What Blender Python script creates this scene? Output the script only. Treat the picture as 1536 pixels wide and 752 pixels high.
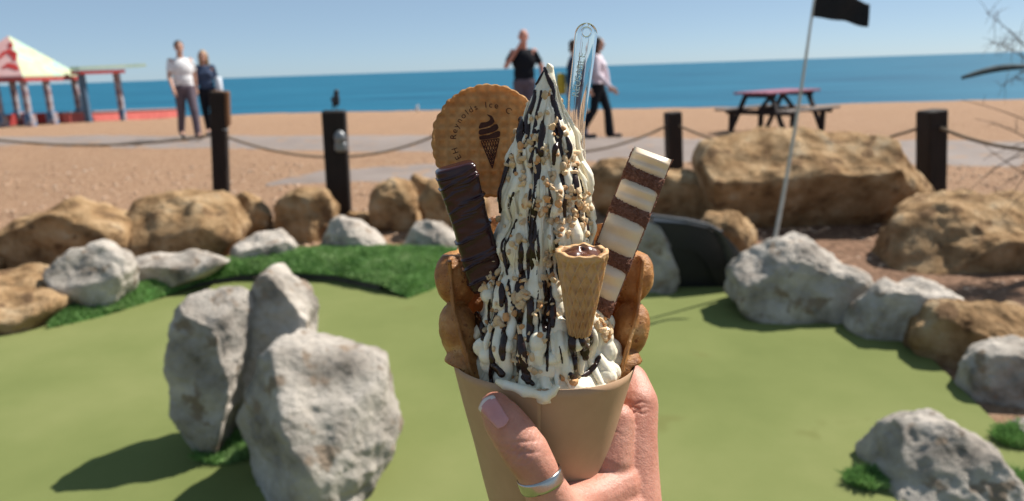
import bpy, bmesh, math, random
from mathutils import Vector, Matrix, Quaternion, noise
from mathutils.bvhtree import BVHTree

for _o in list(bpy.data.objects):
    bpy.data.objects.remove(_o, do_unlink=True)
scene = bpy.context.scene
COL = scene.collection
PI = math.pi

# ------------------------------------------------------------------ camera
F = 1100.0            # focal length in pixels of a 1536 px wide frame
H = 1.5               # camera height over the putting green
ROLL = math.atan(0.0333)
PITCH = math.atan(273 / F * math.cos(ROLL))
_f = Vector((0, math.cos(PITCH), -math.sin(PITCH)))
_u0 = Vector((0, math.sin(PITCH), math.cos(PITCH)))
_r0 = Vector((1, 0, 0))
CR = _r0 * math.cos(ROLL) - _u0 * math.sin(ROLL)
CU = _u0 * math.cos(ROLL) + _r0 * math.sin(ROLL)
CAM = Vector((0, 0, H))
cd = bpy.data.cameras.new('camera')
cam = bpy.data.objects.new('camera', cd)
COL.objects.link(cam)
m = Matrix.Identity(4)
for i in range(3):
    m[i][0] = CR[i]; m[i][1] = CU[i]; m[i][2] = -_f[i]; m[i][3] = CAM[i]
cam.matrix_world = m
cd.sensor_width = 36
cd.lens = 36 * F / 1536
cd.clip_start = 0.02
cd.clip_end = 60000
cd.dof.use_dof = True
cd.dof.focus_distance = 0.318
cd.dof.aperture_fstop = 12.0
cd.dof.aperture_blades = 0
scene.camera = cam

# ------------------------------------------------------------------ sky, sun, exposure
SUN_EL = math.radians(50)
SUN_AZ = math.radians(62)          # to the right of straight ahead
world = bpy.data.worlds.new('World')
scene.world = world
world.use_nodes = True
nt = world.node_tree
bg = nt.nodes['Background']
sky = nt.nodes.new('ShaderNodeTexSky')
sky.sky_type = 'NISHITA'
sky.sun_disc = False
sky.sun_elevation = SUN_EL
sky.sun_rotation = SUN_AZ
sky.air_density = 0.45
sky.dust_density = 0.25
sky.ozone_density = 1.6
tint = nt.nodes.new('ShaderNodeMix'); tint.data_type = 'RGBA'; tint.blend_type = 'MULTIPLY'; tint.inputs[0].default_value = 1.0
tint.inputs[7].default_value = (1.0, 1.03, 1.0, 1)
veil = nt.nodes.new('ShaderNodeMix'); veil.data_type = 'RGBA'; veil.inputs[0].default_value = 0.42
veil.inputs[7].default_value = (5.3, 7.3, 9.2, 1)          # thin even summer haze
nt.links.new(sky.outputs[0], tint.inputs[6])
nt.links.new(tint.outputs[2], veil.inputs[6])
nt.links.new(veil.outputs[2], bg.inputs[0])
bg.inputs[1].default_value = 0.059
sd = bpy.data.lights.new('sun', 'SUN')
sd.energy = 5.0
sd.angle = math.radians(0.53)
sd.color = (1.0, 0.95, 0.87)
sun = bpy.data.objects.new('sun', sd)
COL.objects.link(sun)
SDIR = Vector((math.sin(SUN_AZ) * math.cos(SUN_EL), math.cos(SUN_AZ) * math.cos(SUN_EL), math.sin(SUN_EL)))
sun.rotation_euler = SDIR.to_track_quat('Z', 'Y').to_euler()
vs = scene.view_settings
vs.view_transform = 'Standard'
vs.look = 'None'
vs.exposure = 0.65
vs.gamma = 1.0
vs.use_curve_mapping = False

# ------------------------------------------------------------------ where a photo pixel lies in the place
def ray(px, py):
    return _f + CR * ((px - 768) / F) + CU * ((376 - py) / F)

def at(px, py, y):
    d = ray(px, py)
    return CAM + d * (y / d.y)

def pxs(px, py, y):
    "metres per pixel at distance y"
    return (y / ray(px, py).y) / F

def sstep(a, b, x):
    t = min(1, max(0, (x - a) / (b - a)))
    return t * t * (3 - 2 * t)

def crest(x):
    return 40.0 - 0.47 * max(-30, min(22, x)) + 1.5 * math.sin(x * 0.11)

def ground_z(x, y):
    zp = 0.27 - 0.02 * max(-6.5, min(6.5, x))
    z = -0.03 + 0.13 * sstep(4.9, 7.0, y)
    if y > 7:
        z = 0.1 + (zp - 0.1) * sstep(7, 13.8, y)
    if y > 13.8:
        z = zp - 0.035 * (y - 13.8)
    c = crest(x)
    if y > c:
        z -= 0.13 * (y - c) * sstep(0, 5, y - c)
    return z

def G(px, py, zoff=0.0):
    d = ray(px, py)
    t = 0.5
    for _ in range(4000):
        p = CAM + d * t
        if p.z <= ground_z(p.x, p.y) + zoff:
            return p
        t += 0.004 + 0.002 * t
    return p

# ------------------------------------------------------------------ mesh helpers
class MB:
    def __init__(s):
        s.v = []; s.f = []; s.mi = []
    def add(s, v, f, mi=0):
        n = len(s.v)
        s.v += [Vector(q) for q in v]
        s.f += [tuple(i + n for i in q) for q in f]
        s.mi += [mi] * len(f)
        return s

def tube(pts, rad, n=8, cap=True):
    pts = [Vector(p) for p in pts]
    if not hasattr(rad, '__len__'):
        rad = [rad] * len(pts)
    v = []; f = []
    t0 = (pts[1] - pts[0]).normalized()
    a = t0.orthogonal().normalized()
    for i, p in enumerate(pts):
        if i == 0: t = t0
        elif i == len(pts) - 1: t = (pts[i] - pts[i - 1]).normalized()
        else:
            t = (pts[i + 1] - pts[i - 1])
            t = t.normalized() if t.length > 1e-12 else t0
        a = (a - t * a.dot(t))
        a = a.normalized() if a.length > 1e-9 else t.orthogonal().normalized()
        b = t.cross(a)
        for k in range(n):
            w = 2 * PI * k / n
            v.append(p + (a * math.cos(w) + b * math.sin(w)) * rad[i])
    for i in range(len(pts) - 1):
        for k in range(n):
            k2 = (k + 1) % n
            f.append((i * n + k, i * n + k2, (i + 1) * n + k2, (i + 1) * n + k))
    if cap:
        f.append(tuple(range(n - 1, -1, -1)))
        f.append(tuple(range((len(pts) - 1) * n, len(pts) * n)))
    return v, f

def capsule(p0, r0, p1, r1, n=14):
    "tapered rod with round ends"
    p0 = Vector(p0); p1 = Vector(p1)
    t = p1 - p0
    if t.length < 1e-9: t = Vector((0, 0, 1e-6))
    L = t.length; t.normalize()
    pts = []; rr = []
    for k in range(5):
        w = PI / 2 * (1 - k / 4.0)
        pts.append(p0 - t * r0 * math.sin(w)); rr.append(max(1e-5, r0 * math.cos(w)))
    for k in range(1, 5):
        u = k / 5
        pts.append(p0 + t * L * u); rr.append(r0 + (r1 - r0) * u)
    for k in range(5):
        w = PI / 2 * (k / 4.0)
        pts.append(p1 + t * r1 * math.sin(w)); rr.append(max(1e-5, r1 * math.cos(w)))
    return tube(pts, rr, n)

def ellipsoid(c, r, rot=None, nu=16, nv=10):
    c = Vector(c)
    if not hasattr(r, '__len__'): r = (r, r, r)
    v = []; f = []
    for j in range(nv + 1):
        ph = PI * j / nv
        for i in range(nu):
            th = 2 * PI * i / nu
            s = max(1e-4, math.sin(ph))
            q = Vector((r[0] * s * math.cos(th), r[1] * s * math.sin(th), r[2] * math.cos(ph)))
            if rot is not None: q = rot @ q
            v.append(c + q)
    for j in range(nv):
        for i in range(nu):
            i2 = (i + 1) % nu
            f.append((j * nu + i, (j + 1) * nu + i, (j + 1) * nu + i2, j * nu + i2))
    f.append(tuple(range(nu)))
    f.append(tuple(nv * nu + i for i in range(nu - 1, -1, -1)))
    return v, f

def box(c, s, rot=None, bev=0.0):
    "box; with a bevel its edges are chamfered"
    c = Vector(c); hx, hy, hz = s[0] / 2, s[1] / 2, s[2] / 2
    v = []; f = []
    if bev <= 0:
        for z in (-hz, hz):
            for x, y in ((-hx, -hy), (hx, -hy), (hx, hy), (-hx, hy)):
                v.append(Vector((x, y, z)))
        f = [(3, 2, 1, 0), (4, 5, 6, 7), (0, 1, 5, 4), (1, 2, 6, 5), (2, 3, 7, 6), (3, 0, 4, 7)]
    else:
        b = min(bev, hx * .9, hy * .9, hz * .9)
        for z, ix in ((-hz, b), (-hz + b, 0), (hz - b, 0), (hz, b)):
            X = hx - ix; Y = hy - ix
            for x, y in ((-X + b, -Y), (X - b, -Y), (X, -Y + b), (X, Y - b), (X - b, Y), (-X + b, Y), (-X, Y - b), (-X, -Y + b)):
                v.append(Vector((x, y, z)))
        f.append(tuple(range(7, -1, -1))); f.append(tuple(range(24, 32)))
        for j in range(3):
            for i in range(8):
                i2 = (i + 1) % 8
                f.append((j * 8 + i, j * 8 + i2, (j + 1) * 8 + i2, (j + 1) * 8 + i))
    if rot is not None: v = [rot @ q for q in v]
    return [q + c for q in v], f

def bar(a, b, w, h, bev=0.0, up=(0, 0, 1)):
    "rectangular bar from a to b, w wide and h high"
    a = Vector(a); b = Vector(b); t = (b - a)
    L = t.length; t.normalize()
    up = Vector(up)
    x = t.cross(up)
    if x.length < 1e-6: x = t.orthogonal()
    x.normalize(); u = x.cross(t)
    rot = Matrix((x, t, u)).transposed()
    return box((a + b) / 2, (w, L, h), rot, bev)

def tagit(o, label=None, cat=None, group=None, kind=None):
    if label: o['label'] = label
    if cat: o['category'] = cat
    if group: o['group'] = group
    if kind: o['kind'] = kind
    return o

def root(name, loc, label, cat, group=None):
    o = bpy.data.objects.new(name, None)
    COL.objects.link(o)
    o.location = Vector(loc)
    o.empty_display_size = 0.05
    return tagit(o, label, cat, group)

WLOC = {}
def world_loc(o):
    p = Vector((0, 0, 0))
    while o is not None:
        p += o.location; o = o.parent
    return p

def finish(name, me, mats, parent, smooth, origin):
    if not isinstance(mats, (list, tuple)): mats = [mats]
    for q in mats: me.materials.append(q)
    o = bpy.data.objects.new(name, me)
    n = len(me.vertices)
    co = [0.0] * (n * 3)
    me.vertices.foreach_get('co', co)
    if origin is None:
        xs = co[0::3]; ys = co[1::3]; zs = co[2::3]
        origin = Vector(((min(xs) + max(xs)) / 2, (min(ys) + max(ys)) / 2, min(zs)))
    origin = Vector(origin)
    me.transform(Matrix.Translation(-origin))
    if smooth:
        me.polygons.foreach_set('use_smooth', [True] * len(me.polygons))
    COL.objects.link(o)
    if parent is not None:
        o.parent = parent
        o.location = origin - world_loc(parent)
    else:
        o.location = origin
    return o

def mesh(name, mb, mats, parent=None, smooth=False, origin=None):
    me = bpy.data.meshes.new(name)
    me.from_pydata([tuple(q) for q in mb.v], [], mb.f)
    if any(mb.mi): me.polygons.foreach_set('material_index', mb.mi)
    me.update()
    return finish(name, me, mats, parent, smooth, origin)

def remesh_data(mb, voxel, it=3, fac=0.5):
    me = bpy.data.meshes.new('blend')
    me.from_pydata([tuple(q) for q in mb.v], [], mb.f)
    o = bpy.data.objects.new('blend', me)
    COL.objects.link(o)
    md = o.modifiers.new('r', 'REMESH'); md.mode = 'VOXEL'; md.voxel_size = voxel
    if it:
        ms = o.modifiers.new('s', 'SMOOTH'); ms.factor = fac; ms.iterations = it
    dg = bpy.context.evaluated_depsgraph_get()
    dg.update()
    out = bpy.data.meshes.new_from_object(o.evaluated_get(dg))
    bpy.data.objects.remove(o, do_unlink=True)
    bpy.data.meshes.remove(me)
    return out

def blended(name, mb, voxel, mats, parent=None, it=3, origin=None):
    return finish(name, remesh_data(mb, voxel, it), mats, parent, True, origin)

# ------------------------------------------------------------------ materials
def srgb(r, g, b):
    def c(x):
        x /= 255.0
        return x / 12.92 if x <= 0.04045 else ((x + 0.055) / 1.055) ** 2.4
    return (c(r), c(g), c(b), 1)

def pm(name, cols, scale=5.0, detail=6.0, rough=0.8, spec=0.4, bump=0.0, bscale=40.0, bdist=0.01,
       stretch=(1, 1, 1), sss=0.0, sssr=(1, .5, .3), ssss=0.01, transl=0.0, tcol=None, objrand=0.0,
       metallic=0.0, lo=0.3, hi=0.7, speck=None, coat=0.0, gen=False):
    "procedural surface: colours mixed by noise, bump, optional specks, translucency and subsurface"
    mt = bpy.data.materials.new(name)
    mt.use_nodes = True
    t = mt.node_tree; N = t.nodes; L = t.links
    b = N['Principled BSDF']
    tc = N.new('ShaderNodeTexCoord')
    mp = N.new('ShaderNodeMapping')
    mp.inputs['Scale'].default_value = stretch
    L.new(tc.outputs['Object'], mp.inputs[0])
    vec = mp.outputs[0]
    if objrand:
        oi = N.new('ShaderNodeObjectInfo')
        va = N.new('ShaderNodeVectorMath'); va.operation = 'ADD'
        cx = N.new('ShaderNodeCombineXYZ')
        mu = N.new('ShaderNodeMath'); mu.operation = 'MULTIPLY'; mu.inputs[1].default_value = 37.0
        L.new(oi.outputs['Random'], mu.inputs[0])
        L.new(mu.outputs[0], cx.inputs[0]); L.new(mu.outputs[0], cx.inputs[2])
        L.new(vec, va.inputs[0]); L.new(cx.outputs[0], va.inputs[1])
        vec = va.outputs[0]
    nz = N.new('ShaderNodeTexNoise')
    nz.inputs['Scale'].default_value = scale
    nz.inputs['Detail'].default_value = detail
    nz.inputs['Roughness'].default_value = 0.6
    L.new(vec, nz.inputs['Vector'])
    rp = N.new('ShaderNodeValToRGB')
    cr = rp.color_ramp
    n = len(cols)
    while len(cr.elements) < n: cr.elements.new(0.5)
    for i, c in enumerate(cols):
        cr.elements[i].position = lo + (hi - lo) * i / max(1, n - 1)
        cr.elements[i].color = (c[0], c[1], c[2], 1)
    L.new(nz.outputs['Fac'], rp.inputs[0])
    col = rp.outputs[0]
    if speck:
        sc, th, scol = speck
        n2 = N.new('ShaderNodeTexNoise'); n2.inputs['Scale'].default_value = sc; n2.inputs['Detail'].default_value = 3
        L.new(vec, n2.inputs['Vector'])
        r2 = N.new('ShaderNodeValToRGB')
        r2.color_ramp.elements[0].position = th; r2.color_ramp.elements[1].position = th + 0.06
        L.new(n2.outputs['Fac'], r2.inputs[0])
        mx = N.new('ShaderNodeMix'); mx.data_type = 'RGBA'
        L.new(r2.outputs[0], mx.inputs[0]); L.new(col, mx.inputs[6])
        mx.inputs[7].default_value = (scol[0], scol[1], scol[2], 1)
        col = mx.outputs[2]
    if objrand:
        hs = N.new('ShaderNodeHueSaturation')
        ma = N.new('ShaderNodeMath'); ma.operation = 'MULTIPLY_ADD'
        ma.inputs[1].default_value = objrand; ma.inputs[2].default_value = 1 - objrand / 2
        L.new(oi.outputs['Random'], ma.inputs[0]); L.new(ma.outputs[0], hs.inputs['Value'])
        L.new(col, hs.inputs['Color']); col = hs.outputs[0]
    L.new(col, b.inputs['Base Color'])
    b.inputs['Roughness'].default_value = rough
    b.inputs['Specular IOR Level'].default_value = spec
    b.inputs['Metallic'].default_value = metallic
    b.inputs['Coat Weight'].default_value = coat
    b.inputs['Coat Roughness'].default_value = 0.15
    if sss:
        b.inputs['Subsurface Weight'].default_value = sss
        b.inputs['Subsurface Radius'].default_value = sssr
        b.inputs['Subsurface Scale'].default_value = ssss
    if bump:
        n3 = N.new('ShaderNodeTexNoise')
        n3.inputs['Scale'].default_value = bscale; n3.inputs['Detail'].default_value = 8
        n3.inputs['Roughness'].default_value = 0.65
        L.new(vec, n3.inputs['Vector'])
        bp = N.new('ShaderNodeBump')
        bp.inputs['Strength'].default_value = bump; bp.inputs['Distance'].default_value = bdist
        L.new(n3.outputs['Fac'], bp.inputs['Height'])
        L.new(bp.outputs[0], b.inputs['Normal'])
    if transl:
        tr = N.new('ShaderNodeBsdfTranslucent')
        if tcol: tr.inputs[0].default_value = (tcol[0], tcol[1], tcol[2], 1)
        else: L.new(col, tr.inputs[0])
        ms = N.new('ShaderNodeMixShader'); ms.inputs[0].default_value = transl
        L.new(b.outputs[0], ms.inputs[1]); L.new(tr.outputs[0], ms.inputs[2])
        L.new(ms.outputs[0], N['Material Output'].inputs[0])
    return mt

M = {}
M['beach'] = pm('shingle', [(.19, .108, .066), (.345, .212, .130), (.46, .32, .22)], 38, 5, .95, .1, 1.0, 32, .04, speck=(15, .58, (.23, .13, .08)))
M['pebble'] = pm('pebble', [(.30, .19, .12), (.50, .33, .22), (.58, .46, .36)], 9, 2, .8, .2)
M['sea'] = pm('sea_water', [(.004, .065, .125), (.009, .100, .170), (.016, .130, .21)], .05, 6, .62, .12, .35, .55, .3, stretch=(.35, 1, 1))
M['path'] = pm('concrete', [(.185, .15, .132), (.25, .21, .19)], 1.2, 8, .9, .2, .3, 30, .01, speck=(3.5, .60, (.27, .185, .13)))
M['green'] = pm('putting_felt', [(.112, .138, .042), (.150, .172, .058), (.196, .208, .080)], .55, 11, .95, .1, .5, 320, .004, speck=(2.3, .66, (.140, .150, .05)))
M['turf'] = pm('turf', [(.06, .15, .035), (.09, .21, .05)], 12, 4, .9, .1)
M['blade'] = pm('turf_blade', [(.10, .21, .055), (.16, .30, .085), (.26, .38, .15)], 6, 3, .6, .3, transl=.3)
M['soil'] = pm('soil', [(.10, .06, .04), (.22, .13, .085), (.34, .21, .14)], 22, 5, .95, .1, 1, 40, .03)
M['limestone'] = pm('limestone', [(.12, .105, .088), (.33, .29, .25), (.47, .42, .365), (.60, .535, .47)], 5, 12, .95, .1, 1.0, 13, .045, lo=.30, hi=.70, objrand=.12, speck=(9, .60, (.26, .20, .15)))
M['sandstone'] = pm('sandstone', [(.10, .053, .025), (.31, .19, .095), (.45, .30, .165), (.52, .41, .28)], 4.5, 12, .95, .1, 1.0, 10, .09, lo=.30, hi=.72, objrand=.14, speck=(5, .60, (.20, .12, .065)))
M['postwood'] = pm('dark_timber', [(.008, .005, .004), (.022, .013, .010)], 9, 6, .7, .3, .6, 30, .008, stretch=(6, 6, .6))
M['postcap'] = pm('brown_timber', [(.10, .045, .02), (.19, .095, .045)], 9, 6, .75, .3, .6, 30, .008, stretch=(6, 6, .6))
M['rope'] = pm('rope', [(.16, .12, .085), (.28, .22, .16)], 40, 4, .95, .1, .5, 200, .004)
M['metalgrey'] = pm('grey_metal', [(.16, .165, .17), (.22, .225, .23)], 20, 3, .45, .5, metallic=.5)
M['black'] = pm('black_plastic', [(.008, .008, .009), (.014, .014, .015)], 14, 5, .42, .4, .2, 60, .004)
M['greylip'] = pm('grey_edge', [(.035, .037, .04), (.06, .062, .066)], 14, 5, .5, .4, .2, 60, .004)
M['flag'] = pm('black_cloth', [(.010, .010, .011), (.018, .018, .02)], 60, 4, .8, .2, .3, 400, .002)
M['pole'] = pm('pole_grey', [(.36, .35, .32), (.50, .48, .44)], 30, 4, .5, .4)
M['kerb'] = pm('kerb_board', [(.06, .055, .045), (.12, .11, .09)], 8, 6, .85, .2, .5, 40, .006)

# ================================================================== SETTING
def axis_steps(segs):
    out = []
    for a, b, s in segs:
        n = max(1, int(round((b - a) / s)))
        out += [a + (b - a) * i / n for i in range(n)]
    out.append(segs[-1][1])
    return out

def build_beach():
    xs = axis_steps([(-900, -60, 60), (-60, -12, 2), (-12, 12, .16), (12, 60, 2), (60, 900, 60)])
    ys = axis_steps([(-12, 2, 1), (2, 15, .16), (15, 32, .6), (32, 70, 1.2)])
    mb = MB(); v = []; f = []
    for y in ys:
        for x in xs:
            z = ground_z(x, y)
            if y > 5:
                a = sstep(5, 7, y)
                z += a * (.035 * noise.noise(Vector((x * .6, y * .6, 0))) + .02 * noise.noise(Vector((x * 2.3, y * 2.3, 3))))
                z += .12 * sstep(16, 24, y) * noise.noise(Vector((x * .13, y * .2, 9)))
            v.append((x, y, z))
    nx = len(xs)
    for j in range(len(ys) - 1):
        for i in range(nx - 1):
            f.append((j * nx + i, j * nx + i + 1, (j + 1) * nx + i + 1, (j + 1) * nx + i))
    mb.add(v, f)
    o = mesh('beach', mb, M['beach'], None, True, origin=(0, 0, 0))
    tagit(o, 'shingle beach of orange brown pebbles sloping to the sea', None, None, 'structure')
    mb = MB().add([(-30000, 40, -3.6), (30000, 40, -3.6), (30000, 45000, -3.6), (-30000, 45000, -3.6)], [(0, 1, 2, 3)])
    o = mesh('sea', mb, M['sea'], origin=(0, 40, -3.6))
    tagit(o, 'calm blue sea reaching to the horizon', None, None, 'structure')
build_beach()

def strip(name, up, low, zoff, mat, label, n=60):
    "strip on the ground between two photo polylines"
    def samp(pl, u):
        x0, x1 = pl[0][0], pl[-1][0]
        x = x0 + (x1 - x0) * u
        for a, b in zip(pl, pl[1:]):
            if a[0] <= x <= b[0]:
                k = (x - a[0]) / (b[0] - a[0])
                return x, a[1] + (b[1] - a[1]) * k
        return pl[-1]
    mb = MB(); v = []; f = []
    R_ = 5
    for i in range(n + 1):
        u = i / n
        a = G(*samp(up, u)); b = G(*samp(low, u))
        for k in range(R_ + 1):
            p = a.lerp(b, k / R_)
            e = .05 * noise.noise(Vector((p.x * 1.7, p.y * 1.7, 5))) if k in (0, R_) else 0
            z = ground_z(p.x, p.y) + .035 * noise.noise(Vector((p.x * .6, p.y * .6, 0))) + .02 * noise.noise(Vector((p.x * 2.3, p.y * 2.3, 3)))
            v.append((p.x, p.y + e, z + zoff - (.03 if k in (0, R_) else 0)))
    for i in range(n):
        for k in range(R_):
            a = i * (R_ + 1) + k
            f.append((a, a + 1, a + R_ + 2, a + R_ + 1))
    mb.add(v, f)
    o = mesh(name, mb, mat, None, True)
    return tagit(o, label, None, None, 'structure')

strip('promenade', [(-300, 207), (0, 205), (260, 204), (640, 204), (1000, 207), (1536, 214), (1850, 217)],
      [(-300, 220), (0, 221), (300, 222), (640, 228), (900, 241), (1100, 245), (1536, 250), (1850, 254)], .03, M['path'],
      'long grey concrete promenade crossing the beach', 90)
strip('side_path', [(400, 276), (480, 258), (640, 246), (760, 243)], [(400, 280), (480, 276), (640, 272), (760, 268)], .022, M['path'],
      'short grey path behind the sandstone rocks', 40)

GREEN_EDGE = [(-260, 560), (0, 503), (90, 478), (200, 452), (290, 424), (400, 408), (470, 407), (560, 424), (612, 446), (660, 430), (760, 405), (900, 405), (990, 432), (1090, 430),
              (1250, 470), (1360, 500), (1420, 560), (1480, 620), (1560, 700), (1640, 760)]
def build_green():
    pts = []
    for px, py in GREEN_EDGE:
        d = ray(px, py); t = -H / d.z
        p = CAM + d * t
        pts.append((p.x, p.y))
    pts += [(3.6, -2.0), (-5.5, -2.0)]
    bm = bmesh.new()
    vv = [bm.verts.new((x, y, 0)) for x, y in pts]
    bm.faces.new(vv)
    bmesh.ops.triangulate(bm, faces=bm.faces[:])
    me = bpy.data.meshes.new('putting_green'); bm.to_mesh(me); bm.free()
    o = finish('putting_green', me, M['green'], None, False, (0, 3, 0))
    tagit(o, 'pale green artificial putting surface', None, None, 'structure')
build_green()

# soil patch between the rocks on the right
o = strip('soil_bed', [(1000, 345), (1200, 330), (1400, 320), (1700, 320)], [(1000, 436), (1200, 460), (1400, 520), (1700, 640)], .02, M['soil'],
          'dark soil bed strewn with reddish stones', 40)

def grass_blades(name, tris, count, hmin, hmax, seed, label, width=.0035, lean=.5, parent=None, mat=None):
    rnd = random.Random(seed)
    areas = []; tot = 0
    for a, b, c in tris:
        tot += (b - a).cross(c - a).length; areas.append(tot)
    import bisect
    v = []; f = []
    for k in range(count):
        i = min(len(tris) - 1, bisect.bisect(areas, rnd.random() * tot))
        a, b, c = tris[i]
        u, w = rnd.random(), rnd.random()
        if u + w > 1: u, w = 1 - u, 1 - w
        p = a + (b - a) * u + (c - a) * w
        th = rnd.random() * 2 * PI
        h = rnd.uniform(hmin, hmax) * (.75 + .5 * noise.noise(p * 7))
        d = Vector((math.cos(th), math.sin(th), 0))
        ln = Vector((rnd.gauss(0, lean), rnd.gauss(0, lean), 1)).normalized()
        n = len(v)
        v += [p - d * width, p + d * width, p + ln * h * .6 + d * width * .7, p + ln * h + Vector((ln.x, ln.y, -.25)) * h * .35]
        f += [(n, n + 1, n + 2), (n, n + 2, n + 3)]
    o = mesh(name, MB().add(v, f), mat or M['blade'], parent)
    tagit(o, label, None, None, 'stuff')
    return o

def build_bank():
    low = [(70, 494, 0), (150, 476, 0), (215, 456, 0), (300, 424, .03), (360, 412, .05), (440, 410, .055), (500, 413, .055), (570, 428, .05), (612, 447, .005), (645, 436, 0), (690, 415, 0), (790, 400, 0)]
    top = [(95, 462, .05), (160, 440, .07), (220, 422, .10), (300, 398, .13), (360, 385, .15), (440, 374, .16), (500, 371, .17), (570, 371, .17), (625, 372, .17), (660, 374, .16), (700, 377, .14), (800, 380, .1)]
    def un(px, py, z):
        d = ray(px, py); return CAM + d * ((z - H) / d.z)
    mb = MB(); v = []; f = []; tris = []
    K = 6
    L = [un(*q) for q in low]; T = [un(*q) for q in top]
    S = 4
    cols = []
    for i in range(len(L) - 1):
        for s in range(S):
            u = s / S
            cols.append((L[i].lerp(L[i + 1], u), T[i].lerp(T[i + 1], u)))
    cols.append((L[-1], T[-1]))
    for a, b in cols:
        back = b + (b - a).normalized() * .35; back.z = .02
        for k in range(K + 1):
            u = k / K
            p = a.lerp(b, u); p.z = a.z + (b.z - a.z) * math.sin(u * PI / 2) ** .8
            v.append(p)
        v.append(back)
    n = K + 2
    for i in range(len(cols) - 1):
        for k in range(n - 1):
            q = (i * n + k, (i + 1) * n + k, (i + 1) * n + k + 1, i * n + k + 1)
            f.append(q)
            tris += [(v[q[0]], v[q[1]], v[q[2]]), (v[q[0]], v[q[2]], v[q[3]])]
    mb.add(v, f)
    o = mesh('turf_bank', mb, M['turf'], None, True)
    tagit(o, 'raised bank of bright green turf behind the green', None, None, 'structure')
    grass_blades('turf_grass', tris, 46000, .024, .050, 4, 'long bright green turf on the raised bank', .0045)
    # kerb boards along the foot of the bank
    kb = [un(*q) for q in [(255, 434, .02), (300, 424, .02), (360, 416, .02), (440, 413, .02), (500, 416, .02), (570, 431, .02)]]
    r = root('kerb_edging', kb[2] * 1.0 - Vector((0, 0, .04)), 'low dark timber edging along the foot of the turf bank', 'edging')
    for i in range(len(kb) - 1):
        a, b = kb[i] + Vector((0, .012, 0)), kb[i + 1] + Vector((0, .012, 0))
        mesh('board', MB().add(*bar(a, b + (b - a) * .01, .03, .075, .005)), M['kerb'], r)
build_bank()

# ------------------------------------------------------------------ rocks
_ICO = None
def ico(sub):
    bm = bmesh.new()
    bmesh.ops.create_icosphere(bm, subdivisions=sub, radius=1)
    v = [q.co.copy() for q in bm.verts]; f = [tuple(w.index for w in q.verts) for q in bm.faces]
    bm.free(); return v, f
ICO6 = ico(6); ICO5 = ico(5)

def rock(outline, y, label, mat, seed, thick=.45, planes=(), p=.72, amp=1.0, name='boulder', sink=.10, nplanes=7, group=None, big=False, rel=1.0):
    "boulder whose outline as seen from the green is given in photo pixels, standing y metres off, with its own depth"
    rnd = random.Random(seed)
    pts = [at(a, b, y) for a, b in outline]
    cx = (min(q.x for q in pts) + max(q.x for q in pts)) / 2
    cz = (min(q.z for q in pts) + max(q.z for q in pts)) / 2
    zmin = min(q.z for q in pts); hgt = max(q.z for q in pts) - zmin
    W = max(q.x for q in pts) - min(q.x for q in pts)
    pol = [(q.x - cx, q.z - cz) for q in pts]
    NT = 180
    rad = []
    for k in range(NT):
        th = 2 * PI * k / NT
        d = (math.cos(th), math.sin(th)); best = 0
        for i in range(len(pol)):
            a = pol[i]; b = pol[(i + 1) % len(pol)]
            ex, ez = b[0] - a[0], b[1] - a[1]
            den = d[0] * ez - d[1] * ex
            if abs(den) < 1e-9: continue
            t = (a[0] * ez - a[1] * ex) / den
            s = (a[0] * d[1] - a[1] * d[0]) / den
            if t > 0 and -1e-6 <= s <= 1 + 1e-6: best = max(best, t)
        rad.append(best)
    for it in range(2):
        rad = [(rad[k - 1] + 2 * rad[k] + rad[(k + 1) % NT]) / 4 for k in range(NT)]
    T = thick * W
    size = (W + hgt) / 2
    V, Fc = ICO6 if big else ICO5
    off = Vector((seed * 3.17, seed * 1.31, seed * 7.7))
    out = []
    cuts = []
    for n, d in planes:
        n = Vector(n).normalized()
        cuts.append((n, max(d, .92 * math.hypot(n.x, n.z))))
    for k in range(nplanes):
        n = Vector((rnd.gauss(0, 1), -abs(rnd.gauss(0, .9)) if k % 3 else abs(rnd.gauss(0, 1)), rnd.gauss(.2, .8))).normalized()
        cuts.append((n, rnd.uniform(.80, .97)))
    for n in V:
        rho = math.sqrt(n.x * n.x + n.z * n.z)
        th = math.atan2(n.z, n.x) % (2 * PI)
        k = th / (2 * PI) * NT; k0 = int(k) % NT; w = k - int(k)
        r = rad[k0] * (1 - w) + rad[(k0 + 1) % NT] * w
        s = rho ** p
        q = Vector((r * math.cos(th) * s, T * math.copysign(abs(n.y) ** p, n.y), r * math.sin(th) * s))
        # facets: planes scaled to the local half extents
        sc = Vector((W / 2, T, hgt / 2))
        for cn, cdist in cuts:
            u = Vector((q.x / sc.x, q.y / sc.y, q.z / sc.z))
            e = u.dot(cn) - cdist
            if e > 0:
                u -= cn * e * .93
                q = Vector((u.x * sc.x, u.y * sc.y, u.z * sc.z))
        out.append(q)
    # noise relief along the outward direction
    fin = []
    for q in out:
        w = q / size
        nrm = Vector((q.x / (W * W), q.y / (T * T * 4), q.z / (hgt * hgt))).normalized()
        a = noise.fractal(w * 2.2 + off, .9, 2.1, 4) * .040 - max(0, noise.noise(w * 7 + off) - .1) * .042 + noise.noise(w * 14 + off) * .009
        b = (noise.hetero_terrain(w * 4.5 + off, .8, 2.1, 5, .7) - .7) * .016
        c = noise.noise(w * 26 + off) * .008 + noise.noise(w * 60 + off) * .004
        ridg = (abs(noise.noise(w * 3.1 + off * 2)) - .2) * .06
        q = q + nrm * (a + b + c + ridg) * size * amp * rel
        q = q * 1.02
        if q.z < -hgt * .2:
            q.z -= sink * hgt * sstep(-.2, -.5, q.z / hgt)
        fin.append(Vector((cx + q.x, y + q.y, cz + q.z)))
    # rest it on the ground: its lowest part goes a little into it
    o = mesh(name, MB().add(fin, Fc), mat, None, True)
    return tagit(o, label, 'rock', group)

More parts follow.
